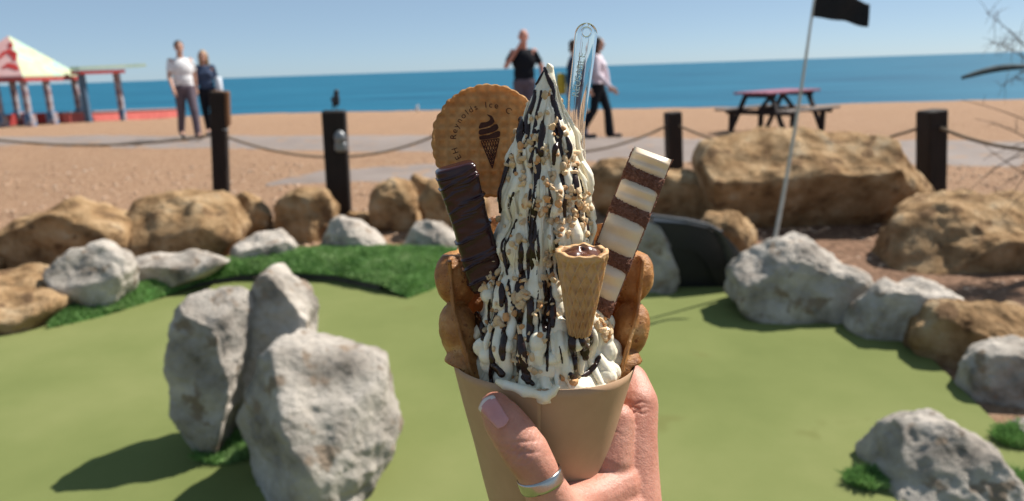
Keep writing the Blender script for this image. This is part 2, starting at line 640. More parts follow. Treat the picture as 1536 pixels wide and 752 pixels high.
GL = M['limestone']; SL = M['sandstone']
# the three grey rocks standing on the green
rock([(368, 545), (392, 520), (440, 520), (490, 527), (540, 542), (566, 552), (580, 590), (596, 652), (572, 695), (548, 730), (520, 765), (480, 785), (430, 780), (395, 745), (372, 690), (357, 630), (358, 575)],
     2.52, 'largest and frontmost of the three pale grey rocks clustered on the green', GL, 11, .46, [((.36, -.62, .70), .60), ((-.75, -.66, .05), .55), ((.7, -.6, .2), .75)], big=True, nplanes=3, amp=.8, p=.6)
rock([(267, 462), (290, 447), (345, 443), (370, 458), (366, 520), (356, 580), (345, 640), (322, 680), (295, 655), (264, 615), (261, 560), (266, 500)],
     2.80, 'flat topped upright grey rock on the left of the cluster on the green', GL, 12, .55, [((-.1, -1, .12), .50), ((.15, -.35, 1), .74), ((.8, -.5, .3), .7)], nplanes=3, big=True, amp=.8, p=.6)
rock([(384, 428), (404, 406), (438, 412), (461, 435), (463, 480), (452, 530), (446, 610), (375, 650), (350, 590), (354, 520), (366, 465)],
     2.98, 'tall narrow bluish grey rock rising at the back of the cluster on the green', GL, 13, .55, [((.1, -1, .25), .6), ((-.5, -.6, .6), .75)], nplanes=5, big=True)
# sandstone row behind the turf bank
rock([(8, 352), (40, 328), (85, 312), (105, 300), (140, 312), (195, 333), (207, 360), (196, 385), (150, 412), (80, 415), (15, 408)],
     5.9, 'wide flat sandstone rock with a shadowed front beside the long grey rocks', SL, 21, .42, [((0, -1, -.15), .62), ((0, -.3, 1), .72), ((0, .25, 1), .85)], nplanes=4)
rock([(190, 322), (203, 300), (250, 296), (290, 288), (320, 292), (350, 312), (364, 350), (350, 388), (290, 396), (220, 392), (200, 355)],
     6.05, 'rounded orange sandstone boulder with dark hollows in front of the brown-topped post', SL, 22, .48, [((-.2, -.8, .6), .62), ((.1, -1, -.2), .8)], nplanes=5)
rock([(350, 298), (368, 290), (388, 300), (408, 325), (408, 352), (370, 362), (352, 345)], 6.7, 'small sandstone rock wedged between two larger sandstone boulders', SL, 23, .45)
rock([(408, 322), (422, 298), (448, 282), (490, 284), (505, 310), (500, 352), (470, 372), (430, 372), (412, 348)], 6.55, 'squarish sandstone rock leaning beside the post with the lamp hood', SL, 24, .45, [((-.4, -1, .1), .68)])
rock([(553, 308), (563, 282), (588, 269), (612, 276), (628, 306), (628, 348), (592, 358), (560, 352)], 6.75, 'round barrel shaped brown rock right of the post with the lamp hood', SL, 25, .5, [((0, -1, -.1), .72)], p=.6)
rock([(606, 285), (622, 262), (648, 262), (662, 290), (655, 345), (630, 352), (612, 330)], 7.1, 'pale upright sandstone rock just behind the barrel shaped rock', SL, 26, .4)
rock([(632, 300), (645, 272), (690, 266), (728, 300), (728, 358), (690, 368), (652, 350)], 6.55, 'dark leaning sandstone rock behind the chocolate finger', SL, 27, .45, [((-.2, -1, -.2), .65)])
rock([(505, 345), (525, 318), (555, 322), (566, 352), (545, 372), (512, 368)], 6.85, 'small sandstone rock at the foot of the post with the lamp hood', SL, 28, .45)
rock([(-70, 400), (-50, 370), (-8, 362), (14, 380), (12, 408), (-20, 425), (-65, 425)], 5.7, 'small sandstone rock left of the wide flat sandstone rock', SL, 29, .5)
rock([(-70, 460), (-20, 434), (40, 429), (94, 441), (96, 458), (72, 492), (0, 512), (-60, 508)], 4.6, 'low sandstone rock at the left edge of the putting green', SL, 30, .42, [((.2, -.5, .8), .6)])
rock([(-40, 420), (0, 408), (50, 408), (86, 420), (84, 440), (30, 448), (-30, 446)], 5.1, 'thin sandstone slab lying behind the low sandstone rock', SL, 31, .45)
# grey stones on the turf bank
rock([(78, 408), (98, 382), (130, 368), (160, 372), (192, 386), (200, 405), (190, 440), (164, 462), (104, 474), (96, 440)], 4.86, 'knobbly grey rock at the left end of the turf bank', GL, 41, .42, [((.1, -.8, .55), .62), ((.3, -1, -.1), .72)])
rock([(162, 418), (180, 396), (215, 388), (250, 388), (296, 373), (330, 374), (346, 392), (318, 408), (258, 428), (205, 446), (170, 450)], 5.3, 'long low grey rock lying along the turf bank', GL, 42, .28, [((0, -.5, .9), .6), ((-.3, -1, 0), .7)])
rock([(348, 388), (358, 364), (392, 350), (420, 348), (444, 362), (446, 382), (404, 398), (354, 402)], 5.72, 'low rounded grey rock at the back of the turf bank', GL, 43, .42, [((0, -.5, .8), .62)])
rock([(482, 372), (494, 342), (508, 326), (540, 334), (566, 354), (584, 378), (530, 386), (490, 384)], 5.85, 'wedge shaped grey rock below the post with the lamp hood', GL, 44, .4, [((-.8, -.6, .1), .5), ((.5, -.3, .8), .55)], nplanes=4)
rock([(602, 372), (620, 342), (640, 331), (662, 338), (694, 360), (706, 382), (650, 388), (606, 384)], 5.85, 'pointed grey rock beside the dark leaning sandstone rock', GL, 45, .4, [((-.7, -.7, .1), .5), ((.5, -.3, .8), .55)], nplanes=4)
# right side
rock([(880, 258), (896, 240), (935, 238), (972, 248), (988, 268), (984, 306), (930, 322), (892, 306)], 7.0, 'sandstone rock behind the spoon side of the dessert', SL, 51, .45)
rock([(972, 272), (990, 258), (1035, 258), (1066, 268), (1072, 292), (1062, 322), (1004, 330), (975, 312)], 6.8, 'squarish sandstone rock left of the huge boulder', SL, 52, .42, [((-.1, -1, -.15), .66), ((0, -.2, 1), .72)])
rock([(1046, 244), (1066, 218), (1095, 210), (1140, 201), (1225, 199), (1300, 206), (1325, 212), (1350, 240), (1376, 272), (1390, 302), (1374, 326), (1350, 344), (1335, 372), (1290, 386), (1200, 384), (1110, 362), (1072, 330), (1056, 285)],
     6.55, 'huge sandstone boulder with pale pitted top and overhanging dark front', SL, 53, .36, [((0, -1, -.42), .30), ((-.1, -.75, .85), .62), ((.8, -.5, .3), .85)], big=True, nplanes=3, amp=.9, rel=.8, p=.66)
rock([(1318, 412), (1340, 362), (1375, 320), (1440, 306), (1540, 303), (1640, 310), (1690, 380), (1660, 460), (1540, 466), (1440, 450), (1370, 432)],
     5.35, 'broad brown sandstone boulder under the dry spiky shrub', SL, 54, .36, [((0, -1, -.1), .55), ((0, -.55, .9), .62)], big=True, nplanes=4)
rock([(1042, 340), (1060, 322), (1100, 318), (1124, 335), (1132, 380), (1100, 402), (1050, 400)], 5.75, 'round brown rock behind the black golf tunnel', SL, 55, .45)
rock([(950, 420), (958, 375), (972, 336), (986, 338), (1006, 376), (1018, 418), (1000, 442), (960, 440)], 4.85, 'pointed grey rock leaning against the black golf tunnel', GL, 56, .5, [((-.5, -.8, .2), .5), ((.8, -.1, .6), .55)], nplanes=4)
rock([(1096, 450), (1104, 412), (1130, 386), (1160, 368), (1190, 363), (1222, 370), (1262, 398), (1296, 418), (1306, 440), (1284, 468), (1270, 506), (1200, 496), (1128, 482)],
     4.28, 'large grey rock at the foot of the flag pole', GL, 57, .42, [((-.1, -1, .1), .60), ((.3, -.55, .8), .62), ((-.6, -.2, .7), .8)], big=True, nplanes=4)
rock([(1281, 492), (1292, 462), (1312, 436), (1336, 424), (1366, 436), (1398, 420), (1432, 442), (1448, 464), (1416, 494), (1390, 530), (1342, 524), (1290, 510)],
     3.86, 'grey saddle topped rock between the large grey rock and the tan rock', GL, 58, .42, [((-.3, -1, 0), .58), ((0, -.2, 1), .75)], big=True, nplanes=4)
rock([(1378, 530), (1388, 492), (1402, 472), (1435, 461), (1490, 466), (1560, 472), (1600, 510), (1580, 570), (1500, 600), (1436, 594), (1392, 572)],
     3.50, 'tan brown rock with a sloping lit top in the row of grey rocks', SL, 59, .42, [((-.55, -.8, -.1), .5), ((.1, -.6, .75), .52)], big=True, nplanes=3)
rock([(1449, 590), (1456, 556), (1476, 532), (1510, 519), (1560, 524), (1610, 560), (1600, 630), (1540, 668), (1490, 664), (1464, 640)],
     3.10, 'upright grey rock next to the tan brown rock', GL, 60, .45, [((-.4, -1, .1), .6), ((.3, -.3, .9), .7)], big=True, nplanes=4)
rock([(1302, 760), (1312, 712), (1330, 672), (1356, 648), (1396, 637), (1432, 644), (1466, 668), (1500, 700), (1522, 750), (1512, 810), (1420, 830), (1326, 815)],
     2.38, 'big rounded pale grey rock with grass tufts at its sides', GL, 61, .46, [((-.2, -.7, .65), .66), ((.6, -.3, .6), .8)], big=True, nplanes=4)
rock([(1505, 712), (1516, 672), (1540, 648), (1590, 640), (1640, 680), (1630, 740), (1560, 748)], 2.62, 'small grey rock beside the big rounded pale rock', GL, 62, .45)

# pebbles
def pebbles(name, n, spots, smin, smax, seed, label):
    rnd = random.Random(seed)
    bv, bf = ico(1)
    v = []; f = []
    for k in range(n):
        x, y = spots(rnd)
        s = rnd.uniform(smin, smax)
        z = ground_z(x, y) + .035 * noise.noise(Vector((x * .6, y * .6, 0))) + .02 * noise.noise(Vector((x * 2.3, y * 2.3, 3))) + s * .15
        rot = Matrix.Rotation(rnd.random() * 6.3, 3, 'Z')
        a, b, c = s, s * rnd.uniform(.6, .9), s * rnd.uniform(.35, .6)
        n0 = len(v)
        for q in bv:
            j = 1 + .25 * noise.noise(q * 1.7 + Vector((k, 0, 0)))
            v.append(rot @ Vector((q.x * a * j, q.y * b * j, q.z * c * j)) + Vector((x, y, z)))
        f += [tuple(i + n0 for i in t) for t in bf]
    o = mesh(name, MB().add(v, f), M['pebble'], None, True)
    tagit(o, label, None, None, 'stuff')
pebbles('pebbles', 3600, lambda r: ((lambda y: (r.uniform(-.85, .85) * y, y))(5.4 + 5.5 * r.random() ** 1.5)), .012, .035, 5, 'loose orange brown shingle pebbles behind the rocks')
pebbles('bark_stones', 1500, lambda r: (r.uniform(1.6, 4.6), r.uniform(4.35, 6.3)), .012, .04, 6, 'reddish stones lying in the soil bed between the rocks')

def tuft(px, py, rx, n, seed, label, h=(.035, .085)):
    c = G(px, py); c.z = 0.0
    tris = []
    for k in range(14):
        a = 2 * PI * k / 14; b = 2 * PI * (k + 1) / 14
        tris.append((c.copy(), c + Vector((math.cos(a) * rx, math.sin(a) * rx * .8, 0)), c + Vector((math.cos(b) * rx, math.sin(b) * rx * .8, 0))))
    grass_blades('grass_tuft', tris, n, h[0], h[1], seed, label, .003, .45)
tuft(1300, 735, .07, 2200, 71, 'bright green grass tuft left of the big rounded pale rock')
tuft(1528, 672, .09, 2600, 72, 'bright green grass tuft between the upright grey rock and the small grey rock')
tuft(1530, 748, .09, 2200, 73, 'bright green grass tuft right of the big rounded pale rock')
tuft(1103, 418, .06, 500, 74, 'small green grass tuft between the black tunnel and the large grey rock')
tuft(1012, 400, .07, 500, 75, 'small green grass tuft beside the pointed grey rock')
tuft(345, 690, .12, 3000, 76, 'dark grass growing between the three clustered grey rocks')
tuft(150, 470, .2, 3500, 77, 'grass fringe at the foot of the knobbly grey rock')

# ------------------------------------------------------------------ posts and ropes
POSTS = {}
def post(key, px_top, py_top, px_bot, py_bot, w, label, ydist=None):
    b = G(px_bot, py_bot)
    if ydist:
        b = at(px_bot, py_bot, ydist); b.z = ground_z(b.x, b.y)
    t = at(px_top, py_top, b.y)
    b = Vector((b.x, b.y, ground_z(b.x, b.y)))
    r = root('timber_post', b, label, 'post', 'posts of the rope fence')
    d = (t - b)
    rot = Matrix.Rotation(random.Random(key).uniform(-.25, .25), 3, 'Z')
    q = d.normalized().to_track_quat('Z', 'Y').to_matrix() @ rot
    mb = MB().add(*box((b + t) / 2 - d * .06, (w, w, d.length * 1.12), q, .012))
    mesh('shaft', mb, M['postwood'], r)
    POSTS[key] = (b, t, r, q, w)
    return r
post('p0', -150, 150, -150, 320, .17, 'dark timber fence post beyond the man in the white shirt', 8.0)
r1 = post('p1', 327, 137, 333, 302, .165, 'dark timber fence post with a brown upper block in front of the walking couple')
r2 = post('p2', 501, 166, 511, 334, .215, 'thick dark timber post with a grey lamp hood and a bird on top')
post('p3', 676, 172, 680, 300, .19, 'dark timber fence post behind the round wafer', 8.7)
post('p5', 1009, 168, 1012, 262, .175, 'dark timber fence post left of the huge boulder', 9.0)
post('p6', 1398, 165, 1396, 308, .195, 'dark timber fence post right of the huge boulder')
post('p7', 1640, 190, 1620, 400, .19, 'dark timber fence post beyond the dry spiky shrub', 5.6)
b, t, r, q, w = POSTS['p1']
mesh('upper_block', MB().add(*box(t - (t - b) * .155 + Vector((.035, 0, .004)), (w * .80, w * 1.05, (t - b).length * .31), q, .012)), M['postcap'], r)
mesh('rope_staple', MB().add(*tube([t + Vector((.06 + .03 * math.cos(a), -.075 - .03 * math.sin(a), -.42)) for a in [k * PI / 6 for k in range(7)]], .009, 6)), M['metalgrey'], r, True)
b, t, r, q, w = POSTS['p2']
hoodc = t + Vector((.06, -w * .55, -.30))
mb = MB()
v, f = ellipsoid(hoodc + Vector((0, 0, .05)), (.058, .05, .075), None, 16, 10)
mb.add(v, f); mb.add(*box(hoodc + Vector((0, .005, -.03)), (.115, .085, .10), None, .02))
blended('lamp_hood', mb, .006, M['metalgrey'], r, 2)

def rope(k0, k1, f0, f1, sag, label, back=True):
    b0, t0, _, _, w0 = POSTS[k0]; b1, t1, _, _, w1 = POSTS[k1]
    a = b0.lerp(t0, f0); c = b1.lerp(t1, f1)
    mb = MB(); n = 150
    L = (c - a).length
    for s in range(3):
        pts = []
        for i in range(n + 1):
            u = i / n
            p = a.lerp(c, u) - Vector((0, 0, sag * 4 * u * (1 - u)))
            ph = 2 * PI * (s / 3 + u * L / .075)
            side = (c - a).normalized().cross(Vector((0, 0, 1)))
            p = p + (side * math.cos(ph) + Vector((0, 0, 1)) * math.sin(ph)) * .0085
            pts.append(p)
        mb.add(*tube(pts, .0092, 6))
    o = mesh('rope', mb, M['rope'], None, True, origin=(a + c) / 2 - Vector((0, 0, sag)))
    tagit(o, label, 'rope', 'ropes hung between the posts')
rope('p0', 'p1', .80, .62, .17, 'sagging rope left of the post with the brown upper block')
rope('p1', 'p3', .62, .82, .30, 'sagging rope passing behind the post with the lamp hood')
rope('p3', 'p5', .82, .84, .33, 'sagging rope behind the dessert and spoon')
rope('p5', 'p6', .84, .86, .30, 'rope dipping behind the huge boulder')
rope('p6', 'p7', .86, .82, .10, 'rope running toward the dry spiky shrub')

# bird on the thick post
def bird(name, base, s, face, mats, label, cat='bird'):
    r = root(name, base, label, cat)
    q = Matrix.Rotation(face, 3, 'Z')
    def P(x, y, z): return base + q @ Vector((x, y, z)) * s
    mb = MB()
    mb.add(*capsule(P(0, .02, .46), .23 * s, P(0, -.06, .74), .19 * s))
    mb.add(*capsule(P(0, -.06, .80), .15 * s, P(0, -.12, 1.05), .14 * s))
    mb.add(*capsule(P(0, .10, .42), .12 * s, P(0, .34, .14), .05 * s))
    blended('body', mb, .012 * s * 2, mats[0], r, 4)
    mesh('beak', MB().add(*tube([P(0, -.20, 1.05), P(0, -.36, 1.02)], [.04 * s, .006 * s], 8)), mats[1], r, True)
    for sx in (-1, 1):
        v, f = ellipsoid(P(.15 * sx, .08, .52), (.04 * s, .12 * s, .26 * s), q @ Matrix.Rotation(-.5, 3, 'X'))
        mesh('wing', MB().add(v, f), mats[2], r, True)
        mesh('leg', MB().add(*tube([P(.06 * sx, 0, .36), P(.06 * sx, -.02, -.01)], .018 * s, 6)), mats[1], r)
    return r
dk = pm('dark_plumage', [(.012, .014, .022), (.03, .032, .045)], 60, 4, .5, .4)
bk = pm('beak_horn', [(.10, .08, .05), (.15, .11, .06)], 60, 3, .5, .4)
wh = pm('white_plumage', [(.62, .62, .62), (.78, .78, .78)], 30, 3, .8, .3)
gy = pm('grey_plumage', [(.35, .37, .40), (.45, .47, .5)], 30, 3, .8, .3)
yl = pm('yellow_beak', [(.6, .4, .08), (.7, .5, .1)], 30, 3, .5, .3)
b, t, r, q, w = POSTS['p2']
bird('dark_bird', t + Vector((.025, 0, 0)), .165, .9, [dk, bk, dk], 'small dark bird perched on the thick post with the lamp hood')
g = G(626, 170)
bird('white_bird', g, .34, 1.2, [wh, yl, gy], 'white seabird resting at the top of the beach')

# ------------------------------------------------------------------ golf tunnel, flag
def extrude_poly(poly, d, mb, mi=0):
    "poly: list of Vectors in order; d: depth vector"
    n = len(poly)
    v = list(poly) + [p + d for p in poly]
    f = [tuple(range(n)), tuple(range(2 * n - 1, n - 1, -1))]
    for i in range(n):
        j = (i + 1) % n
        f.append((j, i, n + i, n + j))
    mb.add(v, f, mi)

def build_tunnel():
    y = 4.82
    r = root('golf_tunnel', Vector((at(1050, 440, y).x, y, 0)), 'black curved golf tunnel with a grey upper lip between grey rocks', 'golf obstacle')
    dv = Vector((0.04, .20, 0))
    outer = [(984, 452), (980, 332), (1030, 336), (1062, 343), (1080, 356), (1092, 374), (1100, 400), (1104, 454)]
    inner = [(1010, 452), (1012, 372), (1044, 378), (1060, 394), (1070, 416), (1078, 454)]
    po = [at(a, b, y) for a, b in outer]; pi_ = [at(a, b, y) for a, b in inner]
    for p in po + pi_: p.z = max(p.z, -.02)
    # front frame with an opening: built as a loop of quads with depth
    mb = MB()
    loop = po + pi_[::-1]
    extrude_poly(loop, dv, mb)
    mesh('tunnel_wall', mb, M['black'], r)
    mesh('interior_shade_panel', MB().add(*[[p + dv * .12 for p in po], [tuple(range(len(po)))]]), M['black'], r)  # interior shade put in as a black sheet just behind the opening
    # lip over the crown
    lipp = [(974, 327), (1030, 334), (1062, 341), (1084, 352)]
    pts = [at(a, b, y - .02) + Vector((0, 0, .012)) for a, b in lipp]
    mb = MB(); v = []; f = []
    for p in pts:
        v += [p + Vector((0, 0, .008)), p + Vector((0, 0, -.010)), p + dv * .3 + Vector((0, 0, -.012)), p + dv * .3 + Vector((0, 0, .004))]
    for i in range(len(pts) - 1):
        for k in range(4):
            a = i * 4 + k; b2 = i * 4 + (k + 1) % 4
            f.append((a, b2, b2 + 4, a + 4))
    f += [(0, 1, 2, 3), ((len(pts) - 1) * 4 + 3, (len(pts) - 1) * 4 + 2, (len(pts) - 1) * 4 + 1, (len(pts) - 1) * 4)]
    mb.add(v, f)
    mesh('upper_lip', mb, M['greylip'], r)
    # flared side
    mb = MB(); v = []; f = []
    n = 12
    for i in range(n + 1):
        u = i / n
        a = at(1062 + 40 * u ** .7, 343 + 108 * u ** 1.5, y - .015)
        b2 = at(1072 + 52 * math.sin(u * PI * .62), 344 + 104 * u ** 1.25, y - .06)
        for q in (a, b2): q.z = max(q.z, -.01)
        v += [a, b2, b2 + Vector((0, .03, 0)), a + Vector((0, .04, 0))]
    for i in range(n):
        for k in range(4):
            a = i * 4 + k; b2 = i * 4 + (k + 1) % 4
            f.append((a, a + 4, b2 + 4, b2))
    mb.add(v, f)
    mesh('side_flare', mb, pm('dark_grey_plastic', [(.03, .03, .03), (.06, .058, .055)], 14, 5, .5, .4, .2, 60, .004), r, True)
build_tunnel()

def build_flag():
    y = 4.78
    b = at(1149, 396, y); t = at(1223, -14, y)
    b.z = ground_z(b.x, b.y) + .0
    r = root('golf_flag', b, 'black golf flag on a thin leaning grey pole', 'flag')
    pts = [b.lerp(t, k / 12) + Vector((.02, 0, 0)) * math.sin(k / 12 * PI) for k in range(13)]
    mesh('pole', MB().add(*tube(pts, [.016 - .009 * k / 12 for k in range(13)], 10)), M['pole'], r, True)
    # cloth
    nx, nz = 26, 16
    top = t; v = []; f = []
    ax = (t - b).normalized()
    for i in range(nx + 1):
        u = i / nx
        for j in range(nz + 1):
            w = j / nz
            p = top - ax * (w * .155) + Vector((.40 * u, .10 * u, -.075 * u - .02 * u * u * w + .03 * u * w))
            p += Vector((0, .028 * math.sin(u * 9 + w * 1.6) * u, .010 * math.sin(u * 11 + w) * u))
            v.append(p)
    for i in range(nx):
        for j in range(nz):
            a = i * (nz + 1) + j
            f.append((a, a + 1, a + nz + 2, a + nz + 1))
    o = mesh('cloth', MB().add(v, f), M['flag'], r, True)
    md = o.modifiers.new('thickness', 'SOLIDIFY'); md.thickness = .002
build_flag()

# ------------------------------------------------------------------ picnic table
def build_table():
    c = G(1163, 199)
    gz = ground_z(c.x, c.y)
    c = Vector((c.x, c.y, gz))
    al = math.radians(36)
    X = Vector((math.cos(al), math.sin(al), 0)); Y = Vector((-math.sin(al), math.cos(al), 0)); Z = Vector((0, 0, 1))
    def P(x, y, z): return c + X * x + Y * y + Z * z
    top = pm('faded_pink_paint', [(.20, .06, .10), (.31, .12, .17)], 14, 6, .7, .3, .4, 40, .004, stretch=(1, 1, 1))
    seat = pm('weathered_board', [(.12, .10, .09), (.22, .19, .17)], 14, 6, .8, .2, .4, 40, .004)
    leg = pm('dark_frame_timber', [(.018, .014, .014), (.035, .028, .028)], 14, 6, .8, .2)
    r = root('picnic_table', c, 'wooden picnic table with faded pink top and dark legs on the shingle', 'picnic table')
    L = 1.65
    for k in range(5):
        y = -.30 + k * .15
        mesh('top_plank', MB().add(*bar(P(-L / 2, y, .76), P(L / 2, y, .76), .138, .042, .006)), top, r)
    for s in (-1, 1):
        for k in range(2):
            y = s * (.60 + k * .135)
            mesh('seat_plank', MB().add(*bar(P(-L / 2, y, .45), P(L / 2, y, .45), .125, .042, .006)), seat, r)
    for sx in (-.58, .58):
        for s in (-1, 1):
            mesh('leg', MB().add(*bar(P(sx, s * .26, .735), P(sx, s * .62, -.03), .05, .10, .004, up=X)), leg, r)
        mesh('bearer', MB().add(*bar(P(sx + .05, -.74, .405), P(sx + .05, .74, .405), .05, .09, .004)), leg, r)
        mesh('top_batten', MB().add(*bar(P(sx + .05, -.33, .705), P(sx + .05, .33, .705), .05, .07, .004)), leg, r)
        mesh('brace', MB().add(*bar(P(sx, 0, .40), P(sx * .25, 0, .72), .045, .07, .004)), leg, r)
        for s in (-1, 1):
            mesh('bench_support', MB().add(*bar(P(sx * .8, s * .66, .43), P(sx * .8, s * .66, -.03), .08, .08, .004, up=X)), leg, r)
build_table()

# ------------------------------------------------------------------ painted shelter on the beach
def build_shelter():
    c = G(47, 190)
    gz = ground_z(c.x, c.y) - .05
    c = Vector((c.x, c.y, gz))
    dR = Vector((.12, .993, 0)); dL = Vector((-.993, .12, 0)); Z = Vector((0, 0, 1))
    S = 3.1
    eave = at(47, 113, c.y).z - gz
    apex = at(38, 54, c.y + 2.3).z - gz
    def P(a, b, z): return c + dR * a + dL * b + Z * z
    pale = pm('mint_yellow_paint', [(.24, .46, .38), (.34, .50, .38), (.46, .46, .26), (.26, .48, .43)], .9, 4, .6, .3)
    pink = pm('pink_paint', [(.62, .34, .32), (.70, .45, .42)], 1.2, 4, .6, .3)
    red = pm('red_paint', [(.42, .03, .025), (.55, .05, .04)], 2, 4, .6, .3)
    dred = pm('dull_red_paint', [(.28, .035, .035), (.40, .06, .055)], 2, 4, .7, .3)
    patch = pm('patchwork_paint', [(.05, .10, .20), (.10, .18, .30), (.36, .34, .35), (.22, .12, .12), (.09, .15, .26)], 2.2, 3, .6, .3, lo=.36, hi=.64)
    bluegrey = pm('blue_grey_paint', [(.05, .10, .16), (.09, .15, .22)], 4, 3, .6, .3)
    pgreen = pm('pale_green_paint', [(.30, .42, .34), (.42, .52, .42)], 3, 4, .6, .3)
    r = root('beach_shelter', c, 'open beach shelter with a painted pyramid roof on patterned posts', 'shelter')
    e = .18
    corners = [P(-e, -e, eave), P(S + e, -e, eave), P(S + e, S + e, eave), P(-e, S + e, eave)]
    ap = P(S / 2, S / 2, apex)
    mats = [pale, pink, pale, pink]
    order = [(0, 1), (1, 2), (2, 3), (3, 0)]
    for k, (i, j) in enumerate(order):
        mb = MB()
        a, b = corners[i], corners[j]
        inn = [a - Z * .10, b - Z * .10, ap - Z * .14]
        mb.add([a, b, ap] + inn, [(0, 1, 2), (5, 4, 3), (0, 3, 4, 1), (1, 4, 5, 2), (2, 5, 3, 0)])
        o = mesh('roof_panel', mb, pale if k in (0, 2) else pink, r)
        if k == 3:
            # red brush lettering strokes painted on the pink slope
            nrm = (b - a).cross(ap - a).normalized()
            if nrm.z < 0: nrm = -nrm
            def Q(u, w): return a.lerp(b, u).lerp(ap, w) + nrm * .02
            for st in ([(.72, .18), (.80, .26), (.90, .22), (.97, .14)], [(.60, .42), (.68, .55), (.82, .62), (.92, .48)], [(.84, .72), (.90, .80), (.97, .70)],
                       [(.42, .15), (.50, .34), (.60, .25)], [(.20, .2), (.32, .42), (.44, .5)], [(.95, .36), (.98, .52), (.93, .60)]):
                pts = [Q(*s) for s in st]
                v = []; f = []
                for n_, p in enumerate(pts):
                    t_ = (pts[min(n_ + 1, len(pts) - 1)] - pts[max(n_ - 1, 0)]).normalized()
                    sd_ = t_.cross(nrm) * (.13 if 0 < n_ < len(pts) - 1 else .07)
                    v += [p - sd_, p + sd_, p + sd_ - nrm * .03, p - sd_ - nrm * .03]
                for n_ in range(len(pts) - 1):
                    for k2 in range(4):
                        q1 = n_ * 4 + k2; q2 = n_ * 4 + (k2 + 1) % 4
                        f.append((q1, q2, q2 + 4, q1 + 4))
                mesh('painted_stroke', MB().add(v, f), red, o)
    for i, j in order:
        mesh('eave_beam', MB().add(*bar(corners[i] - Z * .16, corners[j] - Z * .16, .10, .16)), dred, r)
    for a, b in ((0, 0), (S, 0), (S, S), (0, S), (S * .42, 0), (0, S * .42)):
        p0 = P(a, b, -.15); p1 = P(a, b, eave - .1)
        ang = math.atan2(dR.y, dR.x)
        mesh('post', MB().add(*box((p0 + p1) / 2, (.22, .22, (p1 - p0).length), Matrix.Rotation(ang, 3, 'Z'), .02)), patch, r)
        mesh('post_plinth', MB().add(*box(p0 + Z * .42, (.36, .36, .56), Matrix.Rotation(ang, 3, 'Z'), .03)), patch, r)
    for a, b in (((0, S, 0), (S, S, 0)), ((S, 0, 0), (S, S, 0))):
        mesh('low_wall', MB().add(*bar(P(*a) + Z * .22, P(*b) + Z * .22, .12, .5)), dred, r)
    # flat canopy frame reaching out to the right
    cr = root('canopy_frame', G(176, 182), 'flat canopy frame with a pale green beam beside the painted shelter', 'canopy')
    y2 = c.y + 2.2
    a = at(112, 106, y2); b = at(180, 104, y2 + 1.6)
    b2 = at(212, 101, y2 + 2.4)
    mesh('canopy_board', MB().add(*bar(a - Z * .10, b - Z * .10, .9, .16)), dred, cr)
    mesh('green_beam', MB().add(*bar(a + Z * .08, b2 + Z * .08, .95, .15)), pgreen, cr)
    for px, yy, mt in ((121, y2 + .1, bluegrey), (174, y2 + 1.5, patch)):
        tp = at(px, 108, yy); g0 = ground_z(tp.x, tp.y) - .2
        mesh('canopy_post', MB().add(*box((tp.x, tp.y, (tp.z + g0) / 2), (.24, .24, tp.z - g0), None, .02)), mt, cr)
    # long red wall
    p0 = G(101, 187); p1 = G(262, 176)
    p0.z = ground_z(p0.x, p0.y) + .06; p1.z = ground_z(p1.x, p1.y) + .06
    wr = root('red_wall', p0, 'long low red wall running from the shelter along the beach', 'wall')
    mesh('wall_body', MB().add(*bar(p0 + Z * .18, p1 + Z * .18, .35, .5)), pm('coral_paint', [(.40, .085, .075), (.50, .13, .11)], 2, 5, .7, .3), wr)
    mesh('wall_cap', MB().add(*bar(p0 + Z * .46, p1 + Z * .46, .48, .07)), pm('grey_coping', [(.22, .19, .20), (.30, .26, .27)], 3, 5, .8, .3), wr)
build_shelter()

